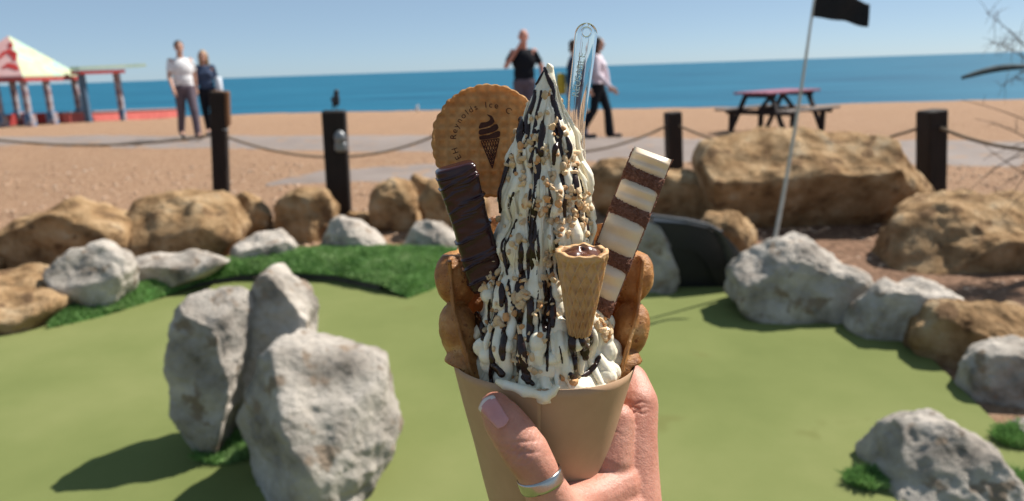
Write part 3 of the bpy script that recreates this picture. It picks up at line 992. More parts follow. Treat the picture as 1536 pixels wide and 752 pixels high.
# ------------------------------------------------------------------ dry spiky shrub
def build_shrub():
    rnd = random.Random(8)
    y = 4.9
    base = at(1600, 400, y); base.z = ground_z(base.x, base.y)
    r = root('spiky_shrub', base, 'dry brown spiky shrub with thin bare twigs at the edge of the rocks', 'shrub')
    tw = pm('dry_twig', [(.07, .045, .035), (.16, .11, .085)], 30, 4, .85, .2)
    lf = pm('grey_leaf', [(.035, .055, .065), (.06, .085, .095)], 20, 4, .8, .15)
    mesh('trunk', MB().add(*tube([base - Vector((0, 0, .05)), base + Vector((.02, .03, .4)), base + Vector((-.02, 0, .95))], [.06, .05, .035], 10)), tw, r, True)
    crown = base + Vector((-.02, 0, .9))
    def stem(p0, tip, bend, r0, nm='branch', twigs=8):
        pts = []
        for k in range(9):
            u = k / 8
            pts.append(p0.lerp(tip, u) + Vector((0, 0, bend * 4 * u * (1 - u))))
        b = mesh(nm, MB().add(*tube(pts, [r0 * (1 - .8 * k / 8) for k in range(9)], 5)), tw, r)
        mb = MB()
        for k in range(twigs):
            u = rnd.uniform(.25, 1)
            i = min(7, int(u * 8)); q = pts[i].lerp(pts[i + 1], u * 8 - i if u < 1 else 1)
            d = Vector((rnd.gauss(0, 1), rnd.gauss(0, 1), rnd.gauss(.2, 1))).normalized()
            l = rnd.uniform(.05, .16)
            mb.add(*tube([q, q + d * l * .5 + Vector((0, 0, .01)), q + d * l], [.0022, .0016, .0006], 3))
        mesh('twigs', mb, tw, b)['kind'] = 'stuff'
    spots = [((1468, 210), -.05), ((1440, 300), .12), ((1478, 262), .1), ((1500, 330), .16), ((1462, 178), .05), ((1442, 150), .04), ((1475, 240), .06), ((1512, 300), .1), ((1490, 290), .12)]
    for (px, py), bd in spots:
        stem(crown + Vector((rnd.uniform(-.05, .05), rnd.uniform(-.05, .05), rnd.uniform(-.35, .1))), at(px, py, y + rnd.uniform(-.3, .2)), bd, .007, twigs=5)
    for k in range(80):
        a = rnd.uniform(0, 2 * PI)
        d = Vector((math.cos(a) * rnd.uniform(.15, .45), math.sin(a) * rnd.uniform(.15, .4), rnd.uniform(.05, .85)))
        stem(crown + Vector((0, 0, rnd.uniform(-.1, .1))), crown + d, rnd.uniform(-.02, .08), .0035, twigs=34)
    for (x0, y0), (x1, y1) in (((1560, 95), (1478, 18)), ((1570, 110), (1484, 62)), ((1580, 90), (1500, 130))):
        stem(at(x0, y0, y), at(x1, y1, y), .02, .005, twigs=30)
    # broad grey leaf blade
    a = at(1540, 100, y - .05); b = at(1442, 117, y - .15)
    v = []; f = []
    for k in range(9):
        u = k / 8; p = a.lerp(b, u) + Vector((0, 0, .02 * math.sin(u * PI)))
        w = .022 * math.sin(PI * (.12 + .80 * u)) ** .5
        v += [p + Vector((0, -.004, w)), p + Vector((0, -.014, 0)), p + Vector((0, -.004, -w)), p + Vector((0, .004, 0))]
    for k in range(8):
        for i in range(4):
            q = k * 4 + i; q2 = k * 4 + (i + 1) % 4
            f.append((q, q2, q2 + 4, q + 4))
    mesh('leaf_blade', MB().add(v, f), lf, r, True)
build_shrub()

# ------------------------------------------------------------------ people on the promenade
SK = pm('skin_far', [(.44, .24, .17), (.52, .30, .22)], 20, 3, .6, .3)
SK2 = pm('skin_red', [(.48, .20, .14), (.55, .26, .19)], 20, 3, .6, .3)
SHOE = pm('dark_shoe', [(.02, .02, .022), (.04, .04, .045)], 20, 3, .6, .3)
def cloth(name, c, k=.25): return pm(name, [tuple(q * (1 - k) for q in c), c], 14, 4, .85, .15, .5, 30, .01)

def person(px, py, hgt, head, label, top, bottom, skin, hair, hairlen=0, stride=.12, arms=None, bald=False, flare=0.0, ydist=None, jacket_open=None, bag=None, female=False, sleeve='short', headturn=0):
    b = G(px, py) if ydist is None else at(px, py, ydist)
    b.z = ground_z(b.x, b.y) + .03
    s = hgt / 1.76
    rot = Matrix.Rotation(head, 3, 'Z')
    def P(x, y, z): return b + rot @ Vector((x, y, z)) * s
    r = root('person', b, label, 'person', 'people walking on the promenade')
    sh = .165 if female else .19
    J = {}
    for sx, nm in ((1, 'l'), (-1, 'r')):
        st = stride * sx
        J['hip' + nm] = (.085 * sx, 0, .93)
        J['kne' + nm] = (.09 * sx, -.05 - st * .55, .50)
        J['ank' + nm] = (.09 * sx, .02 - st * 1.1 + (.06 if st < 0 else 0), .09 + (.05 if st < -.05 else 0))
        J['toe' + nm] = (.10 * sx, -.17 - st * 1.1 + (.06 if st < 0 else 0), .03 + (.0 if st < -.05 else .01))
        J['sho' + nm] = ((sh - .015) * sx, .01, 1.42)
        J['elb' + nm] = ((sh + .045) * sx, .05 + st * .4, 1.14)
        J['wri' + nm] = ((sh + .05) * sx, -.06 + st * 1.1, .90)
    if arms:
        for k, q in arms.items(): J[k] = q
    def V3(k): return P(*J[k])
    mb = MB()
    hrot = rot @ Matrix.Rotation(headturn, 3, 'Z')
    hc = P(0, -.02, 1.645)
    def HP(x, y, z): return hc + hrot @ Vector((x, y, z)) * s
    mb.add(*ellipsoid(hc + Vector((0, 0, .02 * s)), (.074 * s, .092 * s, .098 * s), hrot))
    mb.add(*ellipsoid(HP(0, -.022, -.055), (.055 * s, .065 * s, .062 * s), hrot))
    mb.add(*capsule(HP(0, -.088, .01), .008 * s, HP(0, -.108, -.025), .013 * s))
    mb.add(*ellipsoid(HP(0, -.078, -.062), (.024 * s, .014 * s, .009 * s), hrot))
    for sx in (-1, 1):
        mb.add(*ellipsoid(HP(.076 * sx, .01, -.005), (.010 * s, .018 * s, .030 * s), hrot))
    mb.add(*capsule(P(0, .015, 1.44), .058 * s, P(0, -.005, 1.58), .05 * s))
    mb.add(*capsule(P(-.11, .01, 1.38), .08 * s, P(.11, .01, 1.38), .08 * s))
    mb.add(*capsule(P(0, .01, 1.30), .115 * s, P(0, 0, 1.05), .10 * s))
    mb.add(*capsule(P(-.06, 0, .96), .10 * s, P(.06, 0, .96), .10 * s))
    for nm in 'lr':
        sx = 1 if nm == 'l' else -1
        mb.add(*capsule(V3('sho' + nm), .048 * s, V3('elb' + nm), .038 * s))
        mb.add(*capsule(V3('elb' + nm), .038 * s, V3('wri' + nm), .026 * s))
        w = V3('wri' + nm); d = (w - V3('elb' + nm)).normalized()
        side = rot @ Vector((0, 1, 0)); side = (side - d * side.dot(d)).normalized()
        mb.add(*capsule(w, .028 * s, w + d * .07 * s, .034 * s))
        inn = d.cross(side)
        for q, ln in ((-.027, .075), (-.009, .09), (.009, .085), (.027, .065)):
            k0 = w + d * .085 * s + side * q * s
            k1 = k0 + d * ln * .55 * s
            mb.add(*capsule(k0, .0105 * s, k1, .010 * s, 8))
            mb.add(*capsule(k1, .010 * s, k1 + (d * .8 - inn * .5 * sx) * ln * .45 * s, .008 * s, 8))
        mb.add(*capsule(w + d * .03 * s - side * .03 * s, .013 * s, w + d * .085 * s - side * .055 * s, .010 * s, 8))
        mb.add(*capsule(V3('hip' + nm), .088 * s, V3('kne' + nm), .058 * s))
        mb.add(*capsule(V3('kne' + nm), .056 * s, V3('ank' + nm), .036 * s))
        mb.add(*capsule(V3('ank' + nm), .036 * s, V3('toe' + nm), .028 * s))
    blended('body', mb, .009 * s, skin, r, 3)
    # top
    mb = MB()
    mb.add(*capsule(P(-.10, .01, 1.385), .082 * s, P(.10, .01, 1.385), .082 * s))
    mb.add(*ellipsoid(P(0, .0, 1.27), ((.20 if not female else .175) * s, .135 * s, .20 * s), rot))
    mb.add(*ellipsoid(P(0, 0, 1.08), ((.175 if not female else .155) * s, .125 * s, .18 * s), rot))
    mb.add(*capsule(P(-.07, 0, .95), .112 * s, P(.07, 0, .95), .112 * s))
    if female: mb.add(*capsule(P(-.07, -.09, 1.29), .06 * s, P(.07, -.09, 1.29), .06 * s))
    for nm in 'lr':
        e = V3('elb' + nm); h_ = V3('sho' + nm)
        if sleeve == 'short':
            mb.add(*capsule(h_ - Vector((0, 0, .03 * s)), .060 * s, h_.lerp(e, .60), .056 * s))
        else:
            mb.add(*capsule(h_, .064 * s, e, .054 * s)); mb.add(*capsule(e, .054 * s, e.lerp(V3('wri' + nm), .9), .040 * s))
    blended('shirt' if sleeve == 'short' else 'jacket', mb, .011 * s, top, r, 3)
    mb = MB()
    mb.add(*capsule(P(-.065, 0, .93), .122 * s, P(.065, 0, .93), .122 * s))
    for nm in 'lr':
        mb.add(*capsule(V3('hip' + nm), .105 * s, V3('kne' + nm), .075 * s))
        mb.add(*capsule(V3('kne' + nm), .074 * s, V3('ank' + nm), (.062 + flare) * s))
    blended('trousers', mb, .011 * s, bottom, r, 3)
    for nm in 'lr':
        m2 = MB()
        a = V3('ank' + nm); t_ = V3('toe' + nm)
        m2.add(*capsule(a + Vector((0, 0, -.035 * s)), .045 * s, t_, .036 * s))
        blended('shoe', m2, .01 * s, SHOE, r, 2)
    mb = MB()
    if not bald:
        mb.add(*ellipsoid(HP(0, .018, .040), (.084 * s, .096 * s, .095 * s), hrot))
        if hairlen:
            for q in range(-3, 4):
                a = q / 3
                mb.add(*capsule(HP(.062 * a, .055 - .04 * abs(a), .02), .042 * s, HP(.075 * a, .085 - .045 * abs(a), -hairlen + .03 * abs(a)), .030 * s))
    else:
        for sx in (-1, 1): mb.add(*capsule(HP(.06 * sx, .03, .0), .022 * s, HP(.03 * sx, .085, -.01), .025 * s))
    blended('hair', mb, .010 * s, hair, r, 3)
    for sx in (-1, 1):
        mesh('eye', MB().add(*ellipsoid(HP(.030 * sx, -.076, .012), (.012 * s, .008 * s, .006 * s), hrot, 8, 6)), SHOE, r, True)
    if bag:
        mb = MB()
        c = P(*bag[0])
        mb.add(*box(c, bag[1], rot, .03))
        m_ = bag[2]
        bg_ = mesh('bag', mb, m_, r, True)
        bg_['label'] = bag[3]
    return r

whites = cloth('white_shirt', (.74, .73, .74), .12)
plum = cloth('plum_trousers', (.13, .10, .12))
navy = cloth('denim_jacket', (.06, .085, .15), .5)
blackc = cloth('black_cloth_shirt', (.012, .013, .018))
pinkw = cloth('pale_pink_top', (.72, .62, .68), .15)
jeans = cloth('blue_jeans', (.08, .13, .22))
navyj = cloth('navy_jacket', (.03, .05, .10))
brownh = pm('brown_hair', [(.035, .018, .010), (.07, .04, .022)], 60, 4, .6, .4, stretch=(1, 1, .2))
blond = pm('blond_hair', [(.25, .15, .07), (.40, .26, .13)], 60, 4, .6, .4, stretch=(1, 1, .2))
darkh = pm('dark_hair', [(.012, .008, .006), (.035, .02, .014)], 60, 4, .6, .4, stretch=(1, 1, .2))
yellowb = cloth('yellow_bag_cloth', (.55, .42, .06))
paleb = cloth('pale_bag_cloth', (.62, .66, .72))
person(287, 211, 1.76, .6, 'man in a white t-shirt and plum grey trousers walking beside a woman', whites, plum, SK, brownh, stride=.21)
person(320, 206, 1.66, .25, 'long haired woman in a dark denim jacket and black trousers behind the fence post', navy, blackc, SK, blond, hairlen=.26, stride=.10, female=True, sleeve='long',
       bag=((.24, .02, 1.0), (.12, .22, .42), paleb, 'pale blue bag hanging at her side'))
person(789, 214, 1.84, .1, 'bald man in a black t-shirt raising a hand to his face', blackc, plum, SK2, darkh, stride=.05, bald=True,
       arms={'elbr': (-.30, -.10, 1.20), 'wrir': (-.085, -.17, 1.50), 'elbl': (.30, .04, 1.16), 'wril': (.28, -.05, .93)})
person(897, 210, 1.70, 1.25, 'dark haired woman in a pale top and black flared trousers striding past', pinkw, blackc, SK, darkh, hairlen=.24, stride=.20, flare=.025, female=True, sleeve='long',
       arms={'elbl': (.20, -.10, 1.18), 'wril': (.17, -.16, .96)})
person(862, 211, 1.66, 1.35, 'person in a navy jacket and jeans walking behind the clear spoon', navyj, jeans, SK, brownh, stride=.18, sleeve='long', hairlen=.06,
       bag=((.02, .24, 1.0), (.26, .14, .36), yellowb, 'yellow bag on the back'))

# ================================================================== THE DESSERT IN THE HAND
Y0 = 0.33                                   # distance of the dessert's axis
AX_TOP = at(823, 100, Y0); AX_RIM = at(816, 530, Y0)
UPV = (AX_TOP - AX_RIM).normalized()        # the cone's own axis
RIM_R = 136 * pxs(816, 530, Y0)
HX = (Vector((1, 0, 0)) - UPV * UPV.x).normalized()
HY = UPV.cross(HX)                          # away from the viewer

def cyl(th, r, h):
    "point around the cone's axis; th = 0 faces the viewer, positive to the right, h above the rim"
    return AX_RIM + UPV * h + (HX * math.sin(th) - HY * math.cos(th)) * r

kraft = pm('kraft_card', [(.44, .275, .16), (.51, .325, .195)], 60, 6, .55, .35, .12, 900, .0004, transl=.12, tcol=(.55, .33, .18))
def build_sleeve():
    N_ = 150; K = 40; Lh = .178
    v = []; f = []
    th0 = -.40; span = 2 * PI + .32
    tp = .0003
    for s in (0, 1):
        for i in range(N_ + 1):
            u = i / N_; th = th0 + span * u
            over = .0007 * u
            for k in range(K + 1):
                h = -Lh * (k / K)
                wob = .0005 * noise.noise(Vector((math.sin(th) * 2, math.cos(th) * 2, h * 30)))
                r = RIM_R * (1 - .225 * (-h) / RIM_R) + over + wob - (tp if s else 0)
                hh = h + .0012 * math.cos(th * 2 + .5) * (1 - k / K)
                v.append(cyl(th, max(.0012, r), hh))
    n1 = (N_ + 1) * (K + 1)
    def ix(s, i, k): return s * n1 + i * (K + 1) + k
    for i in range(N_):
        for k in range(K):
            f.append((ix(0, i, k), ix(0, i, k + 1), ix(0, i + 1, k + 1), ix(0, i + 1, k)))
            f.append((ix(1, i, k), ix(1, i + 1, k), ix(1, i + 1, k + 1), ix(1, i, k + 1)))
        f.append((ix(0, i, 0), ix(0, i + 1, 0), ix(1, i + 1, 0), ix(1, i, 0)))
    for i in (0, N_):
        for k in range(K):
            q = (ix(0, i, k), ix(1, i, k), ix(1, i, k + 1), ix(0, i, k + 1))
            f.append(q if i == 0 else q[::-1])
    o = mesh('paper_cone', MB().add(v, f), kraft, None, True)
    tagit(o, 'plain tan card cone held in the hand around the dessert', 'paper cone')
build_sleeve()

# ------------------------------------------------------------------ bubble waffle
waf = pm('waffle_crust', [(.15, .050, .011), (.33, .135, .033), (.47, .22, .065), (.62, .38, .16)], 95, 10, .40, .5, .9, 480, .0011, lo=.30, hi=.70, transl=.12, tcol=(.85, .32, .05), speck=(380, .62, (.20, .065, .015)))
def build_waffle():
    rnd = random.Random(31)
    NU, NV = 280, 110
    hmin = -.045
    bubs = []
    for h, a0, n_ in ((.037, 1.73, 6), (.013, 1.53, 6), (-.009, 1.32, 7), (-.032, 1.3, 7)):
        for k in range(n_):
            th = a0 + (2 * PI - 2 * a0) * k / (n_ - 1) + rnd.uniform(-.03, .03)
            bubs.append((th, h + rnd.uniform(-.0015, .0015), rnd.uniform(.0108, .0122), rnd.uniform(.0072, .0088)))
    def rad0(h): return RIM_R - .0040 + (.20 * h if h < 0 else .055 * h)
    def edge(h, side):
        e = math.radians(57) + math.radians(25) * sstep(-.012, .042, h)
        return e + .05 * noise.noise(Vector((h * 90, side * 5, 2)))
    def top(th):
        a = abs(((th - PI) + PI) % (2 * PI) - PI)     # 0 at the back
        return .058 - .010 * sstep(.6, 1.7, a) + .004 * noise.noise(Vector((th * 4, 0, 7)))
    def bub(th, h, rr):
        best = 0
        for bt, bh, br, bz in bubs:
            dh = h - bh
            if abs(dh) > br * 1.2: continue
            dt = (th - bt) * rr
            d2 = (dt * dt * 1.25 + dh * dh * .72) / (br * br)
            if d2 < 1.15:
                q = bz * math.sqrt(max(0, 1 - d2)) if d2 < 1 else 0
                best = max(best, q + .0005 * sstep(1.15, .9, d2))
        return best
    v = []; f = []
    for s in (0, 1):
        for i in range(NU + 1):
            u = i / NU
            for k in range(NV + 1):
                w = k / NV
                thm = edge(0, 0) + (2 * PI - 2 * edge(0, 0)) * u
                h = hmin + (top(thm) - hmin) * w
                a = edge(h, -1); b = 2 * PI - edge(h, 1)
                th = a + (b - a) * u
                r = rad0(h)
                # curl the free front edges outward a little
                cu = (sstep(.12, 0, u) + sstep(.88, 1, u)) * .0025 * sstep(.0, .03, h)
                z = bub(th, h, r)
                t_ = .0008
                if s == 0: r2 = r + t_ + z + cu
                else: r2 = r - t_ - z * .95 + cu
                r2 += .0003 * noise.noise(Vector((th * 10, h * 300, s))) + .00022 * noise.noise(Vector((th * 45, h * 1100, s)))
                if h < 0: r2 = min(r2, RIM_R - .0006 + .224 * h)
                else: r2 = min(r2, RIM_R + .006 + .1 * h) if h < .008 else r2
                v.append(cyl(-th, r2, h))
    n1 = (NU + 1) * (NV + 1)
    def ix(s, i, k): return s * n1 + i * (NV + 1) + k
    for i in range(NU):
        for k in range(NV):
            f.append((ix(0, i, k), ix(0, i, k + 1), ix(0, i + 1, k + 1), ix(0, i + 1, k)))
            f.append((ix(1, i, k), ix(1, i + 1, k), ix(1, i + 1, k + 1), ix(1, i, k + 1)))
        f.append((ix(0, i, NV), ix(1, i, NV), ix(1, i + 1, NV), ix(0, i + 1, NV)))
        f.append((ix(0, i, 0), ix(0, i + 1, 0), ix(1, i + 1, 0), ix(1, i, 0)))
    for k in range(NV):
        f.append((ix(0, 0, k), ix(1, 0, k), ix(1, 0, k + 1), ix(0, 0, k + 1)))
        f.append((ix(0, NU, k), ix(0, NU, k + 1), ix(1, NU, k + 1), ix(1, NU, k)))
    o = mesh('bubble_waffle', MB().add(v, f), waf, None, True)
    tagit(o, 'golden brown bubble waffle wrapped round the ice cream inside the card cone', 'waffle')
build_waffle()

# ------------------------------------------------------------------ soft ice cream with drips
cream = pm('white_ice_cream', [(.72, .63, .45), (.78, .71, .55), (.81, .76, .63)], 160, 4, .32, .45, .3, 420, .0005, sss=.18, sssr=(1, .8, .5), ssss=.003)
choc = pm('chocolate_sauce', [(.012, .0035, .0022), (.030, .010, .006)], 300, 4, .26, .38, .4, 500, .0005)
PROF = [(100, 823, 4), (112, 822, 11), (130, 820, 17), (150, 818, 23), (175, 819, 33), (200, 818, 42), (230, 818, 50), (260, 820, 57), (300, 818, 64), (340, 817, 69), (380, 815, 71), (420, 815, 79), (460, 816, 87), (500, 817, 92), (540, 816, 93), (580, 816, 96), (640, 815, 84), (720, 812, 62)]
def prof(py):
    for a, b in zip(PROF, PROF[1:]):
        if a[0] <= py <= b[0]:
            u = (py - a[0]) / (b[0] - a[0])
            return a[1] + (b[1] - a[1]) * u, a[2] + (b[2] - a[2]) * u
    return (PROF[0][1:], PROF[-1][1:])[py > 300]

def ice_pt(th, py, extra=1.0, nz=True):
    cx, hw = prof(py)
    c = at(cx, py, Y0)
    r = hw * pxs(cx, py, Y0) * extra
    if nz:
        q = Vector((math.sin(th) * 2.4, math.cos(th) * 2.4, py * .010))
        r *= 1 + .11 * noise.noise(q) + .075 * noise.noise(q * 2.6 + Vector((3, 1, 8))) + .035 * noise.noise(q * 6 + Vector((1, 5, 2)))
        # soft rope like swirl rings
        r *= 1 + .06 * math.sin(py * .095 + th * 1.0) * sstep(110, 180, py)
    fr = max(0, math.cos(th))
    r *= 1 + .36 * fr * sstep(400, 560, py)
    return c + (HX * math.sin(th) - HY * math.cos(th)) * r

def build_ice():
    rnd = random.Random(77)
    mb = MB()
    nT = 96; ys = [100 + (720 - 100) * k / 170 for k in range(171)]
    v = []; f = []
    for py in ys:
        for i in range(nT):
            v.append(ice_pt(2 * PI * i / nT, py, .955))
    for j in range(len(ys) - 1):
        for i in range(nT):
            i2 = (i + 1) % nT
            f.append((j * nT + i, j * nT + i2, (j + 1) * nT + i2, (j + 1) * nT + i))
    f.append(tuple(range(nT))); f.append(tuple((len(ys) - 1) * nT + i for i in range(nT - 1, -1, -1)))
    # fix orientation so that outside faces out
    f = [q[::-1] for q in f]
    mb.add(v, f)
    # curled tip
    mb.add(*tube([at(823, 112, Y0), at(825, 100, Y0 - .001), at(821, 96, Y0 - .002)], [.0028, .0016, .0007], 10))
    # a few broad folds
    for k in range(26):
        th = rnd.uniform(-PI, PI); y0 = rnd.uniform(150, 420); ln = rnd.uniform(60, 150)
        pts = [ice_pt(th + .1 * math.sin(q * .5 + k), y0 + ln * q / 12, .97) for q in range(13)]
        mb.add(*tube(pts, [.0008 + .0016 * math.sin(PI * (q + 1) / 14) for q in range(13)], 8))
    # folds and lumps low down, and the run over the rim
    for k in range(60):
        th = rnd.uniform(-1.3, 1.3); py = rnd.uniform(430, 580)
        mb.add(*ellipsoid(ice_pt(th, py, .98), (rnd.uniform(.003, .006), rnd.uniform(.003, .005), rnd.uniform(.003, .007)), None, 10, 8))
    rim = []
    for th, h, rr in ((-.52, .0012, .0014), (-.44, .0004, .0022), (-.34, .0002, .0019), (-.24, -.0012, .0026), (-.14, -.0016, .0021), (-.04, -.0030, .0027), (.03, -.0012, .0020), (.08, .0014, .0012)):
        rim.append((cyl(th, RIM_R - .0001, h + .0008), rr))
    mb.add(*tube([q for q, _ in rim], [w for _, w in rim], 10))
    for q, w in rim: mb.add(*ellipsoid(q, w * 1.05, None, 10, 6))
    # spread of cream filling the mouth of the cone
    for k in range(90):
        th = rnd.uniform(-.62, .62); rr = rnd.uniform(.018, .039)
        mb.add(*ellipsoid(cyl(th, rr, rnd.uniform(-.010, -.002) + .006 * (1 - rr / .04)), (.006, .005, .0045), None, 10, 8))
    me = remesh_data(mb, .00048, 1, .5)
    # whatever lies below the rim stays inside the card
    for q in me.vertices:
        d = q.co - AX_RIM; h = d.dot(UPV)
        if h > .001: continue
        d = d - UPV * h; r = d.length
        th = math.atan2(d.dot(HX), -d.dot(HY))
        lim = RIM_R + .225 * h - .0014
        if r > lim and (h < -.0058 or not -.66 < th < .10):
            q.co = AX_RIM + UPV * h + d * (lim / r)
    return me

ice_me = build_ice()
base_pt = cyl(0, 0, -.06)
ICE = root('ice_cream', base_pt, 'tall white soft ice cream with chocolate sauce and chopped nuts', 'ice cream')
bv = BVHTree.FromPolygons([q.co.copy() for q in ice_me.vertices], [tuple(p.vertices) for p in ice_me.polygons])
finish('cream_swirl', ice_me, cream, ICE, True, None)

BVS = [bv]
def cast(o_, d_):
    best = (None, None, 1e9)
    for t_ in BVS:
        p, n, i, dist = t_.ray_cast(o_, d_)
        if p is not None and dist < best[2]: best = (p, n, dist)
    return best[0], best[1]
def hit(px, py):
    return cast(CAM, ray(px, py).normalized())

def smooth_noise(k, s): return noise.noise(Vector((k * 5.1, s * .09, 2.2)))

def sauce(poly, wpx, seed, lift=.15, nm='chocolate_sauce', mt=None):
    mt = mt or choc
    pts = []; rad = []
    tot = sum(math.dist(a, b) for a, b in zip(poly, poly[1:]))
    n = max(4, int(tot / 2.5))
    for s in range(n + 1):
        d = tot * s / n
        for a, b in zip(poly, poly[1:]):
            L = math.dist(a, b)
            if d <= L + 1e-6: break
            d -= L
        u = d / L if L else 0
        px = a[0] + (b[0] - a[0]) * u + 4.0 * smooth_noise(seed, s); py = a[1] + (b[1] - a[1]) * u
        p, nn = hit(px, py)
        if p is None: continue
        w = wpx * pxs(px, py, Y0) * .5 * (1 + .38 * smooth_noise(seed + 50, s * 1.7))
        w *= .45 + .55 * math.sin(PI * min(1, max(.0, (s + .6) / (n + 1.2)))) ** .45
        pts.append((p, nn, w))
    if len(pts) < 3: return
    # smooth path
    P_ = [q[0] for q in pts]
    for it in range(2):
        P_ = [P_[0]] + [(P_[i - 1] + P_[i] * 2 + P_[i + 1]) / 4 for i in range(1, len(P_) - 1)] + [P_[-1]]
    mb = MB()
    tv, tf = tube(P_, [q[2] for q in pts], 10)
    for i in range(len(P_)):          # flatten against the cream
        for k in range(10):
            e = tv[i * 10 + k] - P_[i]; nn = pts[i][1]
            tv[i * 10 + k] = P_[i] + e - nn * (e.dot(nn) * .45) + nn * pts[i][2] * lift
    mb.add(tv, tf)
    for i in (0, -1):
        mb.add(*ellipsoid(P_[i] + pts[i][1] * pts[i][2] * lift, pts[i][2] * 1.0, None, 10, 6))
    me = remesh_data(mb, .00040, 2)
    finish(nm, me, mt, ICE, True, None)

SAUCE = [([(817, 103), (823, 116), (828, 132), (831, 158)], 8), ([(815, 106), (808, 120), (800, 138)], 6), ([(833, 172), (838, 190), (840, 204), (834, 222), (831, 246)], 9),
         ([(782, 180), (780, 196), (781, 214)], 17), ([(861, 256), (862, 274), (859, 292)], 13), ([(768, 232), (757, 258), (748, 285), (750, 318)], 9), ([(852, 208), (857, 222), (853, 236)], 9),
         ([(808, 196), (804, 212), (806, 230)], 6), ([(846, 234), (842, 252), (840, 270)], 6),
         ([(799, 320), (803, 338), (802, 358), (792, 380), (791, 418)], 7.5), ([(808, 345), (808, 378), (807, 412)], 4.5), ([(780, 355), (781, 390), (779, 434)], 8), ([(774, 330), (766, 352), (757, 382), (760, 412)], 7),
         ([(826, 372), (829, 396), (828, 416), (821, 448), (824, 486), (820, 520), (819, 556)], 7), ([(750, 428), (752, 458)], 10), ([(756, 492), (758, 512), (756, 538)], 12),
         ([(779, 500), (784, 524), (788, 548), (794, 572)], 14), ([(772, 466), (779, 494)], 6), ([(716, 470), (721, 488), (727, 508)], 15), ([(742, 548), (752, 560)], 15),
         ([(872, 508), (879, 520), (877, 536)], 15), ([(893, 548), (884, 558), (872, 564)], 9), ([(900, 536), (892, 548)], 7), ([(856, 562), (862, 572)], 9),
         ([(912, 440), (916, 456), (917, 472)], 4), ([(806, 260), (802, 284), (806, 306)], 5), ([(824, 282), (828, 304), (822, 330)], 5), ([(770, 290), (766, 312)], 6), ([(786, 566), (800, 576)], 9),
         ([(808, 430), (806, 462), (809, 500)], 4), ([(840, 520), (843, 545)], 4), ([(736, 450), (733, 474), (737, 492)], 5), ([(764, 420), (766, 444)], 5), ([(870, 306), (868, 330)], 6)]
rs = random.Random(12)
for k in range(31):               # a first coat of chocolate running down the cream
    y_ = rs.uniform(135, 450); cx_, hw_ = prof(y_); o_ = rs.uniform(-.92, .92); l_ = rs.uniform(60, 190)
    c2_, h2_ = prof(min(575, y_ + l_))
    sauce([(cx_ + hw_ * o_, y_), ((cx_ + c2_) / 2 + (hw_ + h2_) / 2 * o_ + rs.uniform(-5, 5), y_ + min(l_, 575 - y_) * .5), (c2_ + h2_ * o_, y_ + min(l_, 575 - y_))], rs.uniform(6, 13), 300 + k, .25)

def build_runs():
    "smooth white tongues of icing that run down over the chocolate"
    rnd = random.Random(21)
    mb = MB()
    for k in range(112):
        th = rnd.uniform(-PI, PI) if k % 4 == 0 else rnd.uniform(-1.65, 1.65)
        y0 = 104 + 360 * rnd.random() ** .85
        ln = rnd.uniform(45, 190)
        rr = .0006 + .0017 * rnd.random() ** 1.5
        if y0 < 170: rr *= .6
        n = max(8, int(ln / 5)); pts = []; rad = []
        dr = rnd.uniform(-.25, .25)
        for s_ in range(n + 1):
            u = s_ / n; py = min(585, y0 + ln * u)
            a = th + (dr * u + .26 * noise.noise(Vector((k * 3.3, py * .013, 0)))) / max(.5, prof(py)[1] / 60)
            pts.append(ice_pt(a, py, 1.0 + .012))
            shape = .35 + .65 * sstep(0, .35, u)
            if u > .7: shape *= 1 + .45 * math.sin(PI * (u - .7) / .3)
            rad.append(rr * shape * (1 + .25 * noise.noise(Vector((k, py * .04, 4)))))
        mb.add(*tube(pts, rad, 10))
        mb.add(*ellipsoid(pts[-1], rad[-1] * 1.15, None, 10, 6)); mb.add(*ellipsoid(pts[0], rad[0], None, 10, 6))
        # a side string that leaves and rejoins
        if rnd.random() < .5:
            i0 = n // 4
            mb.add(*tube([q + (HX * .0022 * math.sin(PI * j / max(1, len(pts[i0:]) - 1)) * rnd.choice((-1, 1))) * 1.0 for j, q in enumerate(pts[i0:])], [w * .38 for w in rad[i0:]], 8))
    me = remesh_data(mb, .00046, 3, .5)
    for q in me.vertices:
        d = q.co - AX_RIM; h = d.dot(UPV)
        if h > .001: continue
        d = d - UPV * h; r = d.length; lim = RIM_R + .225 * h - .0014
        if r > lim: q.co = AX_RIM + UPV * h + d * (lim / r)
    return me
run_me = build_runs()
BVS.append(BVHTree.FromPolygons([q.co.copy() for q in run_me.vertices], [tuple(p.vertices) for p in run_me.polygons]))
finish('icing_runs', run_me, cream, ICE, True, None)['kind'] = 'stuff'
for k, (pl, w) in enumerate(SAUCE): sauce(pl, w, k)
for k in range(16):               # white icing drizzled over the chocolate
    y_ = rs.uniform(150, 490); cx_, hw_ = prof(y_); x_ = cx_ + hw_ * rs.uniform(-.85, .85); l_ = rs.uniform(40, 110)
    sl = rs.uniform(-12, 12)
    sauce([(x_, y_), (x_ + sl * .4 + rs.uniform(-3, 3), y_ + l_ * .5), (x_ + sl, y_ + l_)], rs.uniform(3.0, 6.0), 200 + k, .5, 'white_drizzle', cream)

